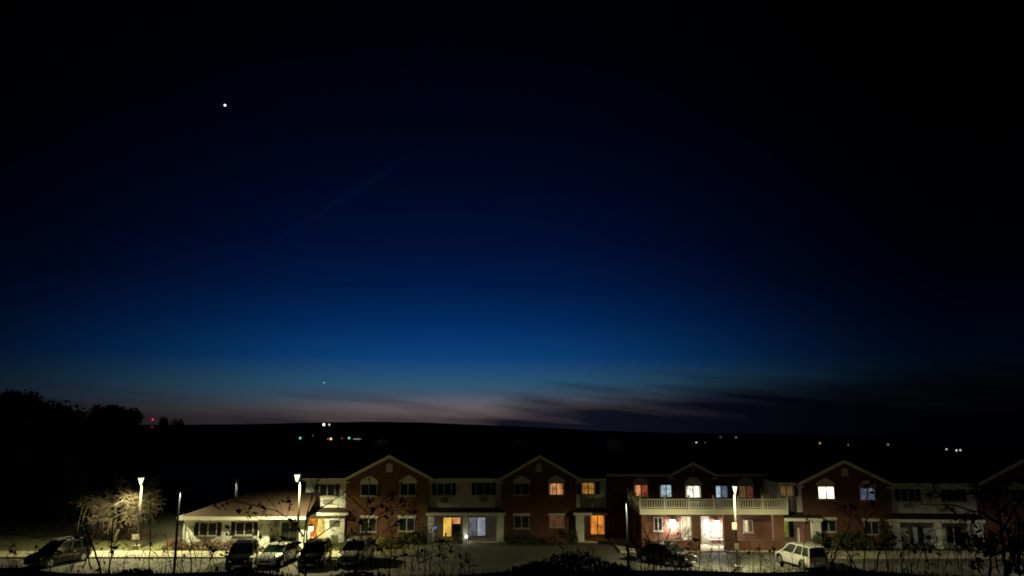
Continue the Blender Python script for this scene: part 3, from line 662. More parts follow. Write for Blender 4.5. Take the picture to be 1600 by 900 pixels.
street_lamp('lamp post with dark lower pole left of the low wing', 281, 766, 54.6, R(50), True, PW * 0.14, cut=176)
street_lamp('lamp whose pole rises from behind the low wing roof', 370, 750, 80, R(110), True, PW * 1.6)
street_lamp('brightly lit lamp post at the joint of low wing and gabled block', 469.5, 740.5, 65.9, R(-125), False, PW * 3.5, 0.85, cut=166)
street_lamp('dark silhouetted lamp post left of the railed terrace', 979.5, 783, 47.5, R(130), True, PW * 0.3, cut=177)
street_lamp('lit lamp post in front of the railed terrace with signs', 1146.5, 758.5, 58.3, R(-95), False, PW * 3.0, 0.7,
            [(1147.5, 822, 0.34, 0.5, 'door_white'), (1151, 854, 0.3, 0.4, 'grille')], cut=178)

street_lamp('assumed lamp post, added out of view past the right edge', 1668, 780, 55, R(100), True, PW * 0.5, cut=176)  # assumed lamp outside the camera view, added to light the right block's siding
# ================================================================ CARS
def car(label, paint, px, py, heading, kind='suv', glass='car_glass', dx=0.0):
    X, Y = gx(px, py, 0.02)
    t = thing('parked_car', label, 'car', (X, Y, 0.022), heading, 'cars parked in the lot')
    if kind == 'suv': L, W, H, belt, hood = 4.6, 1.86, 1.72, 1.02, 0.98; cab = (-2.15, -1.75, 0.25, 1.05)
    elif kind == 'van': L, W, H, belt, hood = 4.7, 1.86, 1.80, 1.05, 1.0; cab = (-2.28, -2.05, 0.35, 1.2)
    else: L, W, H, belt, hood = 4.6, 1.8, 1.46, 0.93, 0.88; cab = (-1.75, -1.0, 0.25, 1.05)
    h = L / 2; w = W / 2
    rb, rt, ft, fb = cab
    # lower body: rings along the length
    deck = belt if kind != 'sedan' else 0.98
    st = [(-h, 0.72, deck - 0.22), (-h + 0.08, 0.9, deck - 0.06), (-h + 0.3, 0.97, deck), (rb + 0.2, 1.0, belt), (-0.3, 1.0, belt), (fb - 0.1, 1.0, belt), (fb + 0.25, 0.99, hood), (h - 0.5, 0.95, hood - 0.07), (h - 0.12, 0.88, hood - 0.22), (h, 0.72, 0.56)]
    m = MB(); rings = []
    for x, f, zt in st:
        ww = w * f; zb = 0.24 if abs(x) < h - 0.2 else 0.32
        half = [(ww * 0.93, zb), (ww, zb + 0.16), (ww, (zb + zt) / 2 + 0.05), (ww * 0.97, zt - 0.06), (ww * 0.88, zt), (ww * 0.4, zt + 0.025)]
        rings.append([(x, y, z) for y, z in half] + [(x, -y, z) for y, z in half[::-1]])
    k = len(rings[0]); vs = [p for r in rings for p in r]; fs = []
    for i in range(len(rings) - 1):
        for j in range(k): fs.append((i * k + j, i * k + (j + 1) % k, (i + 1) * k + (j + 1) % k, (i + 1) * k + j))
    fs += [tuple(range(k - 1, -1, -1)), tuple(range((len(rings) - 1) * k, len(rings) * k))]
    m.add(vs, [f[::-1] for f in fs])
    body = m.build('body', paint, t, smooth=True); body.modifiers.new('edge', 'EDGE_SPLIT').split_angle = R(38)
    # greenhouse
    wb, wt = w * 0.91, w * 0.72; zr = H - 0.07
    A = lambda s: (Vector((fb, s * wb, belt - 0.02)), Vector((ft, s * wt, zr)))
    Dp = lambda s: (Vector((rb, s * wb, belt - 0.02)), Vector((rt, s * wt, zr)))
    pm = MB()
    for s in (-1, 1):
        a, d = A(s), Dp(s)
        pm.bar(a[0], a[1], 0.07).bar(d[0], d[1], 0.11 if kind != 'sedan' else 0.08)
        for q in ((0.5, 0.1) if kind == 'sedan' else (0.42, 0.74)):
            pm.bar(a[0].lerp(d[0], q), a[1].lerp(d[1], q), 0.07)
        pm.bar(a[1], d[1], 0.06); pm.bar(a[0], d[0], 0.05)
    pm.build('pillar', paint, t)
    def pane(name, q, ins=0.0):
        q = [Vector(p) for p in q]; nrm = (q[1] - q[0]).cross(q[3] - q[0]).normalized() * 0.012
        MB().add([p for p in q] + [p - nrm for p in q], [(0, 1, 2, 3), (7, 6, 5, 4), (0, 4, 5, 1), (1, 5, 6, 2), (2, 6, 7, 3), (3, 7, 4, 0)]).build(name, glass if name == 'windshield' else 'car_glass', t)
    pane('windshield', (A(-1)[0], A(1)[0], A(1)[1], A(-1)[1])); pane('rear_window', (Dp(1)[0], Dp(-1)[0], Dp(-1)[1], Dp(1)[1]))
    for s in (-1, 1):
        a, d = A(s), Dp(s)
        for q0, q1 in ((0.0, 0.42), (0.42, 0.74), (0.74, 1.0)) if kind != 'sedan' else ((0.0, 0.5), (0.5, 1.0)):
            q = [a[0].lerp(d[0], q0), a[0].lerp(d[0], q1), a[1].lerp(d[1], q1), a[1].lerp(d[1], q0)]
            pane('side_window', q if s < 0 else q[::-1])
    # roof with a crowned section
    rs = [(rt - 0.12, 0.9, -0.05), (rt + 0.15, 1.0, 0.0), ((rt + ft) / 2, 1.02, 0.03), (ft - 0.1, 1.0, 0.0), (ft + 0.06, 0.92, -0.05)]
    vs, fs = [], []
    for x, f, dz in rs: vs += [(x, -wt * f - 0.03, zr - 0.02 + dz), (x, -wt * f * 0.9, H - 0.03 + dz), (x, 0, H + dz), (x, wt * f * 0.9, H - 0.03 + dz), (x, wt * f + 0.03, zr - 0.02 + dz)]
    for i in range(len(rs) - 1):
        for j in range(4): fs.append((i * 5 + j, (i + 1) * 5 + j, (i + 1) * 5 + j + 1, i * 5 + j + 1))
        fs.append((i * 5 + 4, (i + 1) * 5 + 4, (i + 1) * 5, i * 5))
    fs += [(0, 1, 2, 3, 4), tuple(range(24, 19, -1))]
    MB().add(vs, fs).build('roof', paint, t, smooth=False)
    if kind != 'sedan':
        for s in (-1, 1): MB().tube([(rt + 0.1, s * wt * 0.93, H - 0.02), (rt + 0.2, s * wt * 0.93, H + 0.05), (ft - 0.3, s * wt * 0.93, H + 0.05), (ft - 0.2, s * wt * 0.93, H - 0.02)], [0.018] * 4, 6).build('roof_rail', 'alloy', t)
    # wheels
    wr = 0.35 if kind != 'sedan' else 0.32
    for x in (-h + 0.88, h - 0.9):
        for s in (-1, 1):
            MB().tube([(x, s * (w - 0.25), wr + 0.03), (x, s * (w + 0.006), wr + 0.03)], [wr + 0.08] * 2, 20).build('wheel_arch', 'rubber', t)
            ty = MB().tube([(x, s * (w - 0.24), wr), (x, s * (w - 0.2), wr), (x, s * (w - 0.01), wr), (x, s * (w + 0.02), wr)], [wr - 0.05, wr, wr, wr - 0.05], 20).build('wheel', 'rubber', t)
            MB().tube([(x, s * (w + 0.0), wr), (x, s * (w + 0.03), wr)], [wr * 0.66, wr * 0.6], 14).build('rim', 'alloy', ty)
    for s in (-1, 1):
        MB().add([(h - 0.16, s * w * 0.86, hood - 0.22), (h - 0.045, s * w * 0.50, hood - 0.26), (h - 0.01, s * w * 0.50, hood - 0.40), (h - 0.10, s * w * 0.87, hood - 0.38),
                  (h - 0.36, s * w * 0.86, hood - 0.22), (h - 0.3, s * w * 0.50, hood - 0.26), (h - 0.3, s * w * 0.50, hood - 0.40), (h - 0.36, s * w * 0.87, hood - 0.38)],
                 [(0, 1, 2, 3), (7, 6, 5, 4), (0, 4, 5, 1), (1, 5, 6, 2), (2, 6, 7, 3), (3, 7, 4, 0)]).build('headlight', 'lamp_glass', t)
        MB().box(-h - 0.012, -h + 0.15, *sorted((s * w * 0.66, s * w * 0.86)), deck - 0.4, deck - 0.05).build('tail_light', 'red_lens', t)
        b = MB().ball((fb - 0.25, s * (w + 0.10), belt + 0.06), 0.1, 8, 6, (0.7, 1.1, 0.75)); b.bar((fb - 0.25, s * (w - 0.12), belt), (fb - 0.25, s * (w + 0.06), belt + 0.04), 0.04)
        b.build('mirror', paint, t)
        for x in (0.35, -0.6): MB().box(x - 0.1, x + 0.1, *sorted((s * (w + 0.0), s * (w + 0.025))), belt - 0.16, belt - 0.13).build('door_handle', 'chrome', t)
    gr = MB().box(h - 0.02, h + 0.012, -w * 0.46, w * 0.46, 0.44, 0.56)
    gr.build('grille', 'rubber', t)
    MB().box(h - 0.04, h + 0.03, -w * 0.7, w * 0.7, 0.3, 0.42).build('bumper', paint, t)
    MB().box(-h - 0.03, -h + 0.04, -w * 0.7, w * 0.7, 0.34, 0.5).build('bumper', paint, t)
    MB().box(h + 0.031, h + 0.036, -0.26, 0.26, 0.33, 0.41).build('number_plate', 'door_white', t); MB().box(-h - 0.036, -h - 0.031, -0.26, 0.26, 0.53, 0.64).build('number_plate', 'door_white', t)
    return t
car('black car at the far left, nose turned to the left', 'car_black', 90, 881, R(250), 'suv')
car('black upright sport utility vehicle left of the white car', 'car_navy', 378, 884, R(281), 'suv')
car('white car with greenish windshield between two dark cars', 'car_white', 434, 880, R(263), 'sedan', 'green_glass')
car('black car under the bare sapling, right of the white car', 'car_black', 492, 882, R(274), 'suv')
car('silver grey car parked in front of the left brick gable', 'car_silver', 556, 879, R(266), 'suv')
car('dark car half hidden by shrubs below the terrace', 'car_grey', 1042, 880, R(315), 'sedan')
van = car('white wagon seen from behind at the right of the terrace', 'car_pearl', 1251, 884, R(106), 'van'); van.scale = (0.93, 0.93, 0.93)

# ================================================================ TREES AND SHRUBS
def leafquad(m, c, s, rnd=random):
    a = Vector((rnd.gauss(0, 1), rnd.gauss(0, 1), rnd.gauss(0, 1))).normalized(); b = a.orthogonal().normalized(); b = (b * math.cos(rnd.random() * 6) + a.cross(b) * math.sin(rnd.random() * 6))
    n = a.cross(b); c = Vector(c)
    m.add([c - a * s, c + b * s * 0.45 + n * s * 0.15, c + a * s, c - b * s * 0.45 + n * s * 0.15], [(0, 1, 2, 3)])
def grow(m, p, d, length, rad, depth, rnd, spread=0.6, droop=0.0, tips=None, kids=(2, 4), n=5, shrink=0.66, minr=0.004):
    pts, rs = [Vector(p)], [rad]; d = Vector(d).normalized(); seg = 5
    for i in range(seg):
        d = (d + Vector((rnd.gauss(0, 0.12), rnd.gauss(0, 0.12), rnd.gauss(0, 0.08) - droop))).normalized()
        pts.append(pts[-1] + d * (length / seg)); rs.append(max(minr, rad * (1 - 0.62 * (i + 1) / seg)))
    m.tube(pts, rs, n, cap=False)
    if tips is not None and depth <= 1: tips += [pts[-1], pts[-2], pts[-3]]
    if depth <= 0: return
    for k in range(rnd.randint(*kids)):
        i = rnd.randint(2, seg); q = Vector((rnd.gauss(0, 1), rnd.gauss(0, 1), rnd.gauss(0, 0.6))).normalized()
        nd = (d * (1 - spread * 0.5) + q * spread).normalized()
        grow(m, pts[i], nd, length * shrink * rnd.uniform(0.7, 1.15), max(minr, rs[i] * 0.7), depth - 1, rnd, spread, droop * 1.3, tips, kids, max(3, n - 1), shrink, minr)

# weeping tree lit by the lamp
rnd = random.Random(11)
X0, Y0 = gx(172, 858, 0.0); Y0 = 71.0; X0 = at(178, 850, Y0)[0]
wt = thing('weeping_tree', 'bare weeping tree lit by the bright lamp at left', 'tree', (X0, Y0, 0))
tm = MB(); tm.tube([(0, 0, -0.1), (0.1, 0, 0.7), (0.35, 0.1, 1.3)], [0.2, 0.15, 0.13], 8)
heads = []
for a, l in ((-2.6, 2.2), (-1.2, 2.6), (0.2, 2.7), (1.5, 2.2), (2.7, 2.4), (-0.4, 1.8)):
    q0 = Vector((0.2, 0.05, 1.1)); pts = [q0]; dv = Vector((math.cos(a) * 0.8, math.sin(a) * 0.6, 1.0)).normalized()
    for i in range(6):
        dv = (dv + Vector((rnd.gauss(0, 0.12), rnd.gauss(0, 0.12), -0.05))).normalized(); pts.append(pts[-1] + dv * l / 4.2); heads.append((pts[-1].copy(), i))
    tm.tube(pts, [0.1 - 0.013 * i for i in range(7)], 6)
tm.build('trunk', 'bark', wt, smooth=True)
cm = MB()
for i in range(160):
    p, lv = rnd.choice(heads)
    if lv < 2: continue
    az = rnd.uniform(0, 6.283); out = rnd.uniform(0.5, 1.0) ** 0.7
    p = p + Vector((rnd.gauss(0, 0.15), rnd.gauss(0, 0.15), rnd.gauss(0, 0.15)))
    reach = rnd.uniform(0.4, 1.9); fallz = rnd.uniform(0.5, 1.9); up = rnd.uniform(0.15, 0.8)
    pts, rs = [], []
    for k in range(6):
        s = k / 5; pts.append(p + Vector((math.cos(az) * reach * s ** 0.7, math.sin(az) * reach * s ** 0.7, up * 4 * s * (1 - s) - fallz * s * s)) + Vector((rnd.gauss(0, 0.05), rnd.gauss(0, 0.05), 0)))
        rs.append(0.017 - 0.008 * s)
    if pts[-1].z < 0.9: continue
    cm.tube(pts, rs, 3, cap=False)
for p, lv in heads:
    if lv >= 1:
        for k in range(5): grow(cm, p, (rnd.gauss(0, 1), rnd.gauss(0, 1), rnd.uniform(0.2, 1.4)), rnd.uniform(0.8, 1.5), 0.02, 2, rnd, 0.75, 0.02, None, (3, 5), 4, 0.7, 0.009)
cm.build('crown', 'twig', wt)

# dark tree line beyond the lot at the left
def tree_mesh(seed, w, h, base, n, lobes):
    r = random.Random(seed); lm, tm = MB(), MB()
    tm.tube([(0, 0, -0.3), (0.1, 0, h * 0.3), (0, 0.1, h * 0.75)], [0.3, 0.22, 0.08], 7)
    cs = []
    for i in range(lobes):
        a = r.uniform(0, 6.28); q = r.uniform(0, 1); z = base + (h - base) * (0.15 + 0.75 * q)
        rr = w * 0.5 * (1 - 0.55 * q) * r.uniform(0.2, 0.75); cs.append((Vector((math.cos(a) * rr, math.sin(a) * rr, z)), w * r.uniform(0.14, 0.28) * (1.1 - 0.4 * q)))
        tm.tube([(0, 0, z * 0.55), (math.cos(a) * rr * 0.6, math.sin(a) * rr * 0.6, z * 0.85), cs[-1][0]], [0.1, 0.06, 0.03], 4)
    cs.append((Vector((0, 0, h - w * 0.14)), w * 0.15))
    for i in range(n):
        c, rr = r.choice(cs); v = Vector((r.gauss(0, 1), r.gauss(0, 1), r.gauss(0, 0.8))).normalized() * rr * r.uniform(0.5, 1.15)
        leafquad(lm, c + v, r.uniform(0.12, 0.3), r)
    return tm.mesh('trunk', 'dark_bark'), lm.mesh('crown', 'needle')
TM = [tree_mesh(3, 8, 12, 2, 5200, 16), tree_mesh(5, 6.5, 12, 2.5, 4600, 13), tree_mesh(9, 10, 10, 1.5, 6000, 20)]
def far_tree(label, px, ytop, Y, k, sx=1.0, group='dark trees on the skyline at the left'):
    x, z = at(px, ytop, Y); h = (12, 12, 10)[k]; s = z / h
    t = thing('tree', label, 'tree', (x, Y, 0), rnd.uniform(0, 6), group); t.scale = (s * sx, s * sx, s)
    obj('trunk', TM[k][0], t); obj('crown', TM[k][1], t); return t
far_tree('dark tree cut by the left edge of the picture', 4, 622, 112, 2, 0.9)
far_tree('tallest dark tree of the left skyline', 42, 611, 108, 0, 1.4)
far_tree('dark round topped tree right of the tallest on the left skyline', 98, 634, 112, 2, 1.2)
far_tree('low dark tree filling the dip in the left skyline', 128, 644, 118, 2, 1.1)
far_tree('dark tree with a double top on the left skyline', 160, 632, 110, 0, 1.2)
far_tree('slim dark tree just left of the red beacon', 207, 639, 112, 1, 1.15)
far_tree('low dark bushy tree between slim tree and beacon', 184, 645, 118, 2, 1.0)
far_tree('ragged dark tree between the tallest and the round topped one', 70, 628, 116, 1, 1.2)
far_tree('small dark treetop right of the red beacon', 255, 652, 150, 1, 0.6)
far_tree('faint small treetop above the low wing, left of lamp', 276, 656, 160, 2, 0.5)
far_tree('low dark tree behind the weeping tree', 110, 700, 84, 2, 0.8)
far_tree('low dark tree behind the black car at far left', 30, 690, 82, 0, 0.9)

# hedges and bushes
def bush(name, label, px, py, Y, w, h, mat, n=700, dep=None, cat='bush', twiggy=False, z0=0.0, group=None, s=(0.05, 0.13)):
    x = at(px, py, Y)[0]; t = thing(name, label, cat, (x, Y, z0), 0, group); dep = dep or w * 0.7
    sm = MB(); r = random.Random(int(px * 7 + py)); tips = []
    for i in range(int(5 + w * 4)):
        bx, by = r.uniform(-w * 0.4, w * 0.4), r.uniform(-dep * 0.3, dep * 0.3)
        grow(sm, (bx, by, -0.05), (r.gauss(0, 0.3), r.gauss(0, 0.3), 1), h * r.uniform(0.55, 0.8), 0.02, 1 if not twiggy else 2, r, 0.6, tips=tips, minr=0.006, n=4, kids=(3, 5))
    sm.build('stems', 'bark' if not twiggy else mat, t)
    lm = MB()
    for i in range(n):
        a = r.uniform(-1, 1); b = r.uniform(-1, 1); top = h * (0.75 + 0.25 * wob(a * 3, 2.0, px)) * max(0.25, (1 - abs(a) ** 3)) ; q = r.random() ** 0.6
        leafquad(lm, (a * w / 2 * (0.8 + 0.2 * q), b * dep / 2, 0.05 + top * q * (1 - 0.3 * b * b)), r.uniform(*s), r)
    f = lm.build('foliage', mat, t); f['kind'] = 'stuff'
    return t
bush('hedge', 'long russet hedge below the shuttered windows of the low wing', 345, 852, 66.7, 8.0, 1.0, 'russet', 2600, 0.9, 'hedge', s=(0.04, 0.1))
bush('hedge', 'russet hedge at the left corner of the low wing', 275, 852, 67.2, 2.2, 1.1, 'russet', 800, 1.2, 'hedge', s=(0.04, 0.1))
bush('hedge', 'dark brown thicket behind the weeping tree trunk', 190, 845, 73.0, 6.5, 1.9, 'russet', 1500, 2.0, 'hedge', s=(0.05, 0.12))
bush('bush', 'yellowish bush behind the silver car', 590, 855, 67.0, 1.8, 1.5, 'gold_leaf', 900)
bush('bush', 'dark evergreen bush at the left edge of the left gable', 549, 840, 70.3, 1.0, 1.5, 'hedge_leaf', 600)
bush('bush', 'dark bush under the lower right window of the left gable', 640, 845, 70.4, 2.6, 1.3, 'hedge_leaf', 1000)
bush('bush', 'dark bush where left gable meets the middle porch', 658, 836, 70.6, 0.9, 1.8, 'hedge_leaf', 500)
bush('bush', 'dark bush left of the small glowing garden lamp', 716, 838, 70.5, 0.9, 1.2, 'hedge_leaf', 500)
bush('bush', 'low dark hedge under the middle gable left window', 824, 840, 70.3, 3.0, 1.0, 'hedge_leaf', 1100)
bush('bush', 'dark bush left of the middle gable at the porch corner', 800, 838, 70.5, 1.2, 1.2, 'hedge_leaf', 500)
bush('bush', 'dark bush at the right corner of the middle gable', 896, 834, 70.4, 0.8, 1.7, 'hedge_leaf', 500)
bush('bush', 'dry pale bush beside the driveway below the middle gable', 868, 846, 69.8, 1.9, 1.1, 'russet', 500, twiggy=True)
bush('bush', 'round dark bush below the left lower window of right gable', 1332, 845, 65.4, 3.4, 1.7, 'hedge_leaf', 1500, z0=0.36)
bush('bush', 'tall dark bush at the right corner of the right gable', 1385, 835, 65.0, 1.2, 3.0, 'hedge_leaf', 900, z0=0.36)
bush('bush', 'small bush in front of the right gable lit window', 1276, 845, 65.6, 1.0, 1.6, 'hedge_leaf', 500, z0=0.36)

# bench on the lawn by the left gable
bx, by = gx(615, 868, 0.05)
t = thing('park_bench', 'pale slatted bench on the lawn in front of the left gable', 'bench', (bx, by, 0.012), R(8))
for i in range(4): MB().box(-0.85, 0.85, -0.22 + i * 0.12, -0.12 + i * 0.12, 0.43, 0.46).build('slat', 'wood', t)
for i in range(4): MB().add([(-0.85, 0.27 + 0.03 * i, 0.54 + i * 0.12), (0.85, 0.27 + 0.03 * i, 0.54 + i * 0.12), (0.85, 0.29 + 0.03 * i, 0.63 + i * 0.12), (-0.85, 0.29 + 0.03 * i, 0.63 + i * 0.12), (-0.85, 0.30 + 0.03 * i, 0.54 + i * 0.12), (0.85, 0.30 + 0.03 * i, 0.54 + i * 0.12), (0.85, 0.32 + 0.03 * i, 0.63 + i * 0.12), (-0.85, 0.32 + 0.03 * i, 0.63 + i * 0.12)],
                            [(0, 1, 2, 3), (7, 6, 5, 4), (0, 4, 5, 1), (1, 5, 6, 2), (2, 6, 7, 3), (3, 7, 4, 0)]).build('backrest_slat', 'wood', t)
for x in (-0.75, 0.75):
    MB().bar((x, -0.18, 0), (x, -0.18, 0.43), 0.07).build('leg', 'wood', t); MB().bar((x, 0.24, 0), (x, 0.42, 1.0), 0.07).build('leg', 'wood', t)
    MB().box(x - 0.04, x + 0.04, -0.24, 0.3, 0.62, 0.66).build('armrest', 'wood', t)

# ================================================================ FOREGROUND BANK
def sapling(label, stems, Y, seed, leaves=20, kids=(2, 4), depth=2, rad=0.022, name='bare_shrub', side=0.9, lsize=(0.03, 0.06), every=2, minr=0.0035, leafpos=()):
    """stems: pixel polylines of the main shoots; twigs and dead leaves grow from them"""
    r = random.Random(seed); x0, z0 = at(*stems[0][0], Y); gz = height(x0, Y)
    t = thing(name, label, 'shrub' if name != 'bare_tree' else 'tree', (x0, Y, gz))
    m = MB(); tips = []
    for st in stems:
        P0 = []
        for i, (px, py) in enumerate(st):
            yy = Y + r.uniform(-0.25, 0.25) * (i > 0); x, z = at(px, py, yy); P0.append(Vector((x - x0, yy - Y, z - gz)))
        if P0[0].z > 0.02 and st is stems[0]: P0.insert(0, Vector((P0[0].x, P0[0].y, -0.1)))
        # smooth the shoot
        pts = []
        for a, b in zip(P0, P0[1:]):
            for k in range(4): pts.append(a.lerp(b, k / 4) + Vector((r.gauss(0, 0.006), r.gauss(0, 0.01), r.gauss(0, 0.006))))
        pts.append(P0[-1]); n = len(pts); R0 = rad if st is stems[0] else rad * 0.6
        rs = [max(minr, R0 * (1 - 0.8 * i / n)) for i in range(n)]; m.tube(pts, rs, 6, cap=False)
        for i in range(3, n, every):
            d = (pts[i] - pts[i - 1]).normalized(); q = Vector((r.gauss(0, 1), r.gauss(0, 0.5), r.gauss(0.2, 0.5))).normalized()
            ln = side * r.uniform(0.25, 0.7) * (1 - 0.4 * i / n)
            grow(m, pts[i], (d + q * 1.1), ln, max(minr, rs[i] * 0.55), depth - 1, r, 0.7, 0.02, tips, kids, 4, 0.6, minr)
    m.build('branches', 'dark_bark', t)['kind'] = 'stuff'
    lm = MB()
    for i in range(leaves):
        if not tips: break
        c = r.choice(tips)
        for k in range(r.randint(1, 3)): leafquad(lm, c + Vector((r.gauss(0, 0.03), r.gauss(0, 0.03), r.gauss(-0.03, 0.03))), r.uniform(*lsize), r)
    for px, py in leafpos:
        x, z = at(px, py, Y)
        for k in range(4): leafquad(lm, (x - x0 + r.gauss(0, 0.03), r.gauss(0, 0.05), z - gz + r.gauss(0, 0.03)), r.uniform(0.03, 0.065), r)
    if lm.v: lm.build('dead_leaves', 'dead_leaf', t)['kind'] = 'stuff'
    return t
sapling('bare sapling rising over the cars in front of the low wing', [[(477, 892), (475, 850), (478, 810), (488, 775), (497, 745)], [(476, 840), (455, 812), (428, 797), (390, 787), (350, 783)], [(479, 805), (505, 792), (530, 775), (560, 752)], [(476, 850), (500, 836), (530, 812), (565, 790)], [(476, 862), (455, 845), (430, 835)]], 13.0, 21, 26, rad=0.021,
        leafpos=[(350, 788), (349, 792), (376, 797), (384, 801), (393, 791), (397, 803), (410, 795), (404, 788), (443, 783), (449, 778), (353, 824), (356, 830)])
sapling('bare sapling with dark leaf clumps before the left gable', [[(556, 892), (561, 862), (567, 828), (573, 795), (578, 745)], [(566, 830), (585, 808), (610, 795), (650, 785)], [(572, 800), (550, 780), (530, 760)], [(561, 858), (590, 840), (622, 815), (650, 800)], [(570, 815), (592, 790), (612, 770), (630, 752)]], 12.4, 22, 28, rad=0.017,
        leafpos=[(602, 800), (606, 806), (614, 798), (598, 792), (626, 786), (634, 785), (645, 800), (566, 818), (578, 826), (576, 832)])
sapling('thin bare shoots rising over the far left car', [[(158, 892), (145, 850), (128, 812), (112, 780)], [(142, 890), (135, 855), (126, 825)], [(130, 888), (140, 858), (150, 830)]], 12.0, 23, 6, depth=2, rad=0.02, side=0.5)
sapling('slim shoots standing before the weeping tree', [[(172, 890), (175, 850), (177, 810), (178, 785)], [(233, 892), (234, 850), (235, 800), (236, 760)], [(172, 862), (188, 838), (205, 822)]], 12.6, 24, 8, rad=0.016, side=0.55, leafpos=[(181, 803), (186, 804), (176, 860)])
sapling('tangle of thin twigs left of the black upright vehicle', [[(300, 894), (297, 860), (305, 825)], [(312, 892), (318, 850), (330, 815)], [(322, 890), (338, 855), (352, 828)], [(286, 894), (284, 850), (287, 810)], [(340, 894), (330, 870), (322, 850)], [(268, 890), (262, 860), (258, 835)]], 12.8, 25, 8, depth=2, rad=0.012, side=0.5)
sapling('tangle of thin twigs in front of the white car', [[(398, 892), (400, 860), (394, 830), (386, 805)], [(412, 892), (425, 862), (440, 845)], [(430, 892), (436, 868), (452, 852)], [(452, 892), (446, 860), (440, 820)]], 12.2, 26, 14, depth=2, rad=0.012, side=0.5)
sapling('spindly bare shrub before the bench and middle porch', [[(608, 892), (611, 860), (613, 835), (606, 815)], [(634, 890), (631, 862), (634, 840)], [(655, 892), (652, 850), (655, 815), (652, 770)], [(655, 880), (680, 868), (705, 862)], [(690, 892), (686, 862), (690, 845)], [(672, 890), (675, 855), (672, 830)]], 12.7, 27, 12, rad=0.014, side=0.6)
sapling('round bare shrub below the left end of the terrace', [[(1022, 888), (1020, 862), (1012, 840), (1000, 815)], [(1024, 888), (1035, 856), (1046, 832), (1052, 812)], [(1030, 888), (1050, 858), (1068, 840)], [(1016, 888), (1006, 862), (990, 845)], [(1034, 888), (1030, 850), (1026, 822)], [(1040, 888), (1064, 870), (1080, 856)]], 13.2, 28, 12, rad=0.018, side=0.7, kids=(3, 5))
sapling('thin upright weeds in front of the entrance porch', [[(1092, 890), (1094, 860), (1092, 835)], [(1125, 890), (1122, 862), (1125, 838)], [(1105, 890), (1110, 866)], [(1140, 890), (1136, 868), (1142, 850)], [(1170, 890), (1172, 862), (1168, 840)], [(1188, 890), (1190, 866), (1186, 850)], [(1205, 890), (1203, 872)]], 13.0, 29, 6, depth=1, rad=0.008, side=0.3)
sapling('thin weeds crossing the white wagon', [[(1256, 890), (1255, 860), (1258, 830), (1262, 808)], [(1240, 890), (1238, 870)], [(1272, 890), (1276, 866), (1274, 848)], [(1290, 890), (1292, 868), (1296, 846)]], 12.6, 30, 6, depth=1, rad=0.009, side=0.35)
sapling('tangled bare shrub in front of the right gable', [[(1300, 890), (1305, 862), (1318, 838), (1332, 815)], [(1330, 890), (1332, 858), (1330, 830)], [(1350, 890), (1352, 850), (1352, 810), (1354, 768)], [(1340, 890), (1322, 862), (1312, 840)], [(1368, 890), (1378, 858), (1392, 838)], [(1388, 890), (1384, 866), (1374, 845)], [(1352, 830), (1340, 812), (1330, 795)], [(1352, 815), (1366, 800), (1378, 790)]], 12.2, 31, 14, rad=0.018, side=0.7, kids=(3, 5), leafpos=[(1348, 758), (1352, 760), (1358, 759), (1362, 784), (1335, 792)])
sapling('tangled shrub before the right hand porch', [[(1410, 890), (1412, 860), (1408, 838)], [(1432, 890), (1440, 860), (1452, 835)], [(1452, 890), (1446, 858), (1434, 838)], [(1476, 890), (1484, 856), (1496, 830)], [(1500, 890), (1496, 862), (1486, 845)], [(1520, 890), (1514, 850), (1500, 820)], [(1464, 890), (1466, 862), (1462, 842)]], 11.8, 32, 16, rad=0.012, side=0.7, kids=(3, 5))
sapling('dark leafy tree filling the lower right corner', [[(1572, 896), (1568, 850), (1562, 805), (1556, 775)], [(1566, 820), (1530, 800), (1490, 790), (1440, 788)], [(1562, 790), (1520, 770), (1485, 776), (1448, 768)], [(1568, 850), (1530, 842), (1492, 835)], [(1566, 830), (1590, 790), (1610, 750)], [(1560, 775), (1548, 768), (1538, 762)], [(1570, 860), (1595, 830), (1625, 810)], [(1562, 800), (1584, 780), (1592, 760)], [(1590, 896), (1596, 850), (1588, 800)]], 10.5, 33, 70, rad=0.032, name='bare_tree', side=0.75, kids=(2, 4), depth=3, lsize=(0.03, 0.06), every=2)
sapling('dense dark thicket at the bottom right edge', [[(1545, 896), (1548, 866), (1540, 845)], [(1560, 896), (1556, 860), (1562, 832)], [(1580, 896), (1588, 860), (1582, 825)], [(1600, 896), (1596, 860), (1604, 820)], [(1530, 896), (1524, 868), (1534, 850)]], 10.9, 34, 160, rad=0.02, side=0.7, kids=(4, 6), depth=3, lsize=(0.03, 0.07))
tw = [(255, 45), (282, 40), (305, 70), (335, 60), (362, 50), (415, 55), (440, 45), (465, 60), (520, 70), (545, 45), (585, 65), (620, 55), (645, 70), (668, 50), (700, 45), (730, 30), (60, 40), (85, 55), (108, 35), (20, 45), (190, 45), (215, 60), (990, 40), (1010, 60), (1035, 50), (1060, 65), (1078, 40), (1110, 45), (1150, 35), (1182, 45), (1215, 40), (1300, 55), (1325, 70), (1362, 80), (1395, 55), (1420, 65), (1445, 50), (1470, 75), (1498, 60), (1522, 70)]
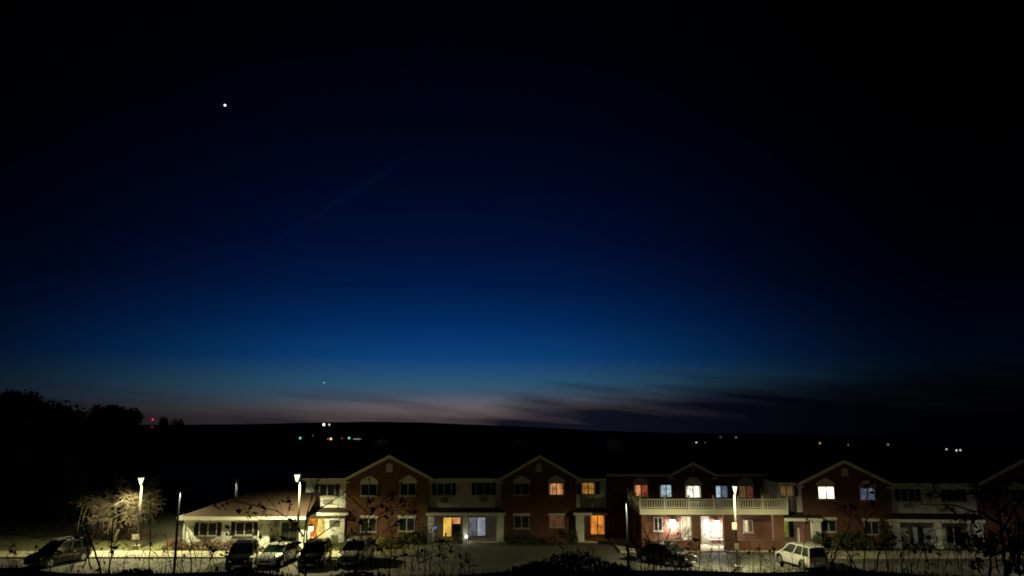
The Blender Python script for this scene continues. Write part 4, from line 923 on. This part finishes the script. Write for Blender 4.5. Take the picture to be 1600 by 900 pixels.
WHERE = {255: 'below the foot of the leftmost dark lamp pole', 282: 'right beside the leftmost dark lamp pole foot', 305: 'below the left shuttered window of the low wing', 335: 'below the gap between the low wing windows', 362: 'just left of the black upright vehicle', 415: 'in front of the white car nose', 440: 'below the white car door', 465: 'between the white car and its dark neighbour', 520: 'in the gap left of the silver grey car', 545: 'below the silver grey car', 585: 'below the yellowish bush', 620: 'below the slatted bench', 645: 'right of the slatted bench', 668: 'below the left pier of the middle porch', 700: 'below the yellow lit glass door', 730: 'below the small glowing garden lamp', 60: 'below the nose of the far left car', 85: 'below the middle of the far left car', 108: 'below the tail of the far left car', 20: 'in the lower left corner of the picture', 190: 'below the weeping tree trunk', 215: 'below the sign of the brightest left lamp', 990: 'at the foot of the dark centre lamp post', 1010: 'below the corner of the entrance porch', 1035: 'below the dark car by the terrace', 1060: 'right of the dark car by the terrace', 1078: 'below the left porch column', 1110: 'below the white entrance door', 1150: 'at the foot of the lamp post with signs', 1182: 'below the lit window right of the entrance', 1215: 'just left of the white wagon', 1300: 'just right of the white wagon', 1325: 'below the round bush of the right gable', 1362: 'below the right lower window of the right gable', 1395: 'below the right corner of the right gable', 1420: 'below the left pier of the right hand porch', 1445: 'below the glass door of the right hand porch', 1470: 'below the middle pier of the right hand porch', 1498: 'below the dark door of the right hand porch', 1522: 'left of the dark corner tree foot'}
rr_ = random.Random(5)
for k, (px, h) in enumerate(tw):
    st = []
    for j in range(rr_.randint(2, 4)):
        a = px + rr_.uniform(-7, 7); hh = h * rr_.uniform(0.5, 1.0); l = rr_.uniform(-0.35, 0.35) * hh
        st.append([(a, 893), (a + l * 0.3, 893 - hh * 0.5), (a + l, 893 - hh)])
    o = sapling('', st, rr_.uniform(11.6, 13.4), 100 + k, rr_.randint(0, 5), kids=(2, 4), depth=2, rad=0.007, side=0.45, minr=0.0025, name='twig_clump')
    o['group'] = 'clumps of thin dry twigs along the bank'; o['label'] = 'thin dry twigs ' + WHERE[px]
# dark mound of brush between driveway and lot
def brush(label, px, Y, w, h, seed):
    r = random.Random(seed); x = at(px, 885, Y)[0]; gz = height(x, Y)
    t = thing('brush_clump', label, 'shrub', (x, Y, gz)); m, lm, tips = MB(), MB(), []
    for i in range(int(26 * w)):
        a = r.uniform(-1, 1)
        grow(m, (a * w / 2, r.uniform(-0.3, 0.3), -0.05), (r.gauss(0, 0.25), r.gauss(0, 0.2), 1), h * (1 - 0.65 * a * a) * r.uniform(0.5, 0.85), 0.009, 2, r, 0.5, 0.03, tips, (2, 4), 4, 0.6, 0.003)
    m.build('branches', 'dark_bark', t)['kind'] = 'stuff'
    for i in range(int(900 * w)):
        a = max(-1, min(1, r.gauss(0, 0.5))); z = h * (1 - 0.8 * a * a) * 0.72 * r.random() ** 0.7
        leafquad(lm, (a * w / 2, r.uniform(-0.35, 0.35), z), r.uniform(0.02, 0.045), r)
    lm.build('dead_leaves', 'dead_leaf', t)['kind'] = 'stuff'
brush('dark mound of brush in front of the driveway', 900, 13.4, 1.5, 0.42, 41)
brush('low dark brush left of the mound before the driveway', 842, 13.2, 1.0, 0.22, 42)
brush('low dark brush right of the mound before the driveway', 962, 13.6, 0.8, 0.22, 43)
brush('low dark brush below the bright sidewalk left of the saplings', 205, 13.2, 0.7, 0.12, 44)
brush('low dark brush below the silver car', 560, 13.3, 1.2, 0.2, 45)
# dry grass along the edge of the bank
r = random.Random(77); m = MB()
for i in range(11000):
    x = r.uniform(-11, 11); y = r.uniform(10.8, 15.2); z = height(x, y); h = r.uniform(0.03, 0.10) * (1 + 0.6 * wob(x, 1.7, 3)) * (2.0 if r.random() < 0.008 else 1); a = r.uniform(0, 6.28)
    lx, ly = r.gauss(0, 0.35) * h, r.gauss(0, 0.35) * h; wx, wy = math.cos(a) * 0.006, math.sin(a) * 0.006
    m.add([(x - wx, y - wy, z - 0.02), (x + wx, y + wy, z - 0.02), (x + wx * 0.6 + lx * 0.4, y + wy * 0.6 + ly * 0.4, z + h * 0.6), (x + lx, y + ly, z + h), (x - wx * 0.6 + lx * 0.4, y - wy * 0.6 + ly * 0.4, z + h * 0.6)], [(0, 1, 2, 3, 4)])
gr = m.build('dry_grass', 'land'); gr['kind'] = 'stuff'; gr['label'] = 'dry grass along the dark edge of the bank'; gr['category'] = 'grass'

# ================================================================ FAR LIGHTS AND THE SKY'S BRIGHT POINTS
def far_light(name, label, cat, px, py, Y, col, s, rp, group='distant lights across the valley', wide=1.0, mast=None):
    x, z = at(px, py, Y); rr = 0.86 * rp / FPX * Y; gz = height(x, Y)
    mt = 'glow_' + '_'.join('%02d' % int(c * 99) for c in col) + '_%d' % int(s * 10)
    if mt not in MAT: emit(mt, col, s)
    t = thing(name, label, cat, (x, Y, gz), 0, group)
    MB().ball((0, 0, z - gz), rr, 10, 7, (wide, 1, 1)).build('globe', mt, t, smooth=True)
    if z - gz > rr: MB().tube([(0, 0, -1), (0, 0, z - gz - rr * 0.8)], [max(0.15, rr * 0.2), max(0.1, rr * 0.12)], 6).build('mast', 'dark_bark', t)
    return t
WH, GRN, AMB, ORG, RED = (1, 0.97, 0.85), (0.12, 1, 0.6), (1, 0.6, 0.15), (1, 0.42, 0.12), (1, 0.03, 0.06)
FL = [('red_beacon', 'red beacon just above the skyline right of the dark trees', 'beacon', 238.5, 655.5, 900, RED, 0.9, 2.0),
      ('red_beacon', 'small dimmer red beacon below the skyline, lower of the two', 'beacon', 237.5, 667, 900, RED, 0.35, 1.4),
      ('distant_lamp', 'largest white light on the ridge, left of a close pair', 'light', 506, 663.5, 1900, WH, 1.6, 2.5),
      ('distant_lamp', 'smaller white light on the ridge, right of a close pair', 'light', 514.5, 663.5, 1900, WH, 0.7, 1.8),
      ('traffic_light', 'green light in the valley, left of the two green ones', 'light', 469, 684.5, 1500, GRN, 0.75, 2.2),
      ('traffic_light', 'green light in the valley, right one beside a pale streak', 'light', 545.5, 684.5, 1500, GRN, 0.75, 2.2),
      ('distant_lamp', 'faint orange speck right of the left green light', 'light', 489, 680.5, 1500, ORG, 0.14, 1.4),
      ('distant_lamp', 'bright amber light between the two green ones', 'light', 517, 685.7, 1500, AMB, 1.3, 2.2),
      ('distant_lamp', 'faint amber speck touching the bright amber light', 'light', 512.5, 686, 1500, ORG, 0.3, 1.4),
      ('distant_lamp', 'dull orange speck left of the right green light', 'light', 534.5, 685, 1500, ORG, 0.13, 1.6),
      ('distant_lamp', 'white light alone above the terrace roof', 'light', 1088, 691.7, 1500, (0.8, 0.9, 1), 0.8, 1.7),
      ('distant_lamp', 'faint reddish speck right of the white light over the terrace', 'light', 1101.5, 691.5, 1500, ORG, 0.14, 1.3),
      ('distant_lamp', 'faint pale speck high over the terrace gable', 'light', 1150, 683.5, 1700, WH, 0.14, 1.7),
      ('distant_lamp', 'faint grey speck left of the pale one over the terrace', 'light', 1126, 683, 1700, WH, 0.04, 2.2),
      ('distant_lamp', 'orange light on the dark land left of the right gable', 'light', 1281, 692.5, 1500, AMB, 0.45, 1.8),
      ('distant_lamp', 'dim red orange light over the right gable', 'light', 1325.5, 695, 1500, (1, 0.3, 0.15), 0.2, 1.6),
      ('distant_lamp', 'faint pale smudge of light right of the right gable peak', 'light', 1387.5, 694.7, 1500, WH, 0.1, 2.0),
      ('distant_lamp', 'pale greenish light, leftmost of three at far right', 'light', 1479, 702, 1400, (0.75, 1, 0.8), 0.6, 1.6),
      ('distant_lamp', 'warm white light, middle of three at far right', 'light', 1494.5, 703.7, 1400, WH, 0.6, 1.8),
      ('distant_lamp', 'cool white light, rightmost of three at far right', 'light', 1500.5, 703.3, 1400, (0.8, 1, 0.9), 0.7, 1.6)]
for a in FL: far_light(*a)
far_light('distant_lamp', 'pale horizontal streak of light right of the green light', 'light', 558, 686, 1500, (0.6, 0.75, 0.8), 0.22, 1.3, wide=6.0)
for name, label, px, py, rp, col, s in (('bright_planet', 'bright white planet high in the left of the sky', 351.5, 164.5, 1.7, (0.95, 0.98, 1.0), 3.0), ('faint_planet', 'faint star low over the dusk glow above the white lights', 506.5, 598, 1.1, (0.7, 0.85, 1.0), 0.55)):
    Y = 30000; x, z = at(px, py, Y); emit(name, col, s)
    tag(MB().ball((0, 0, 0), rp / FPX * Y, 14, 10).build(name, name, None, (x, Y, z), True), label, 'planet')
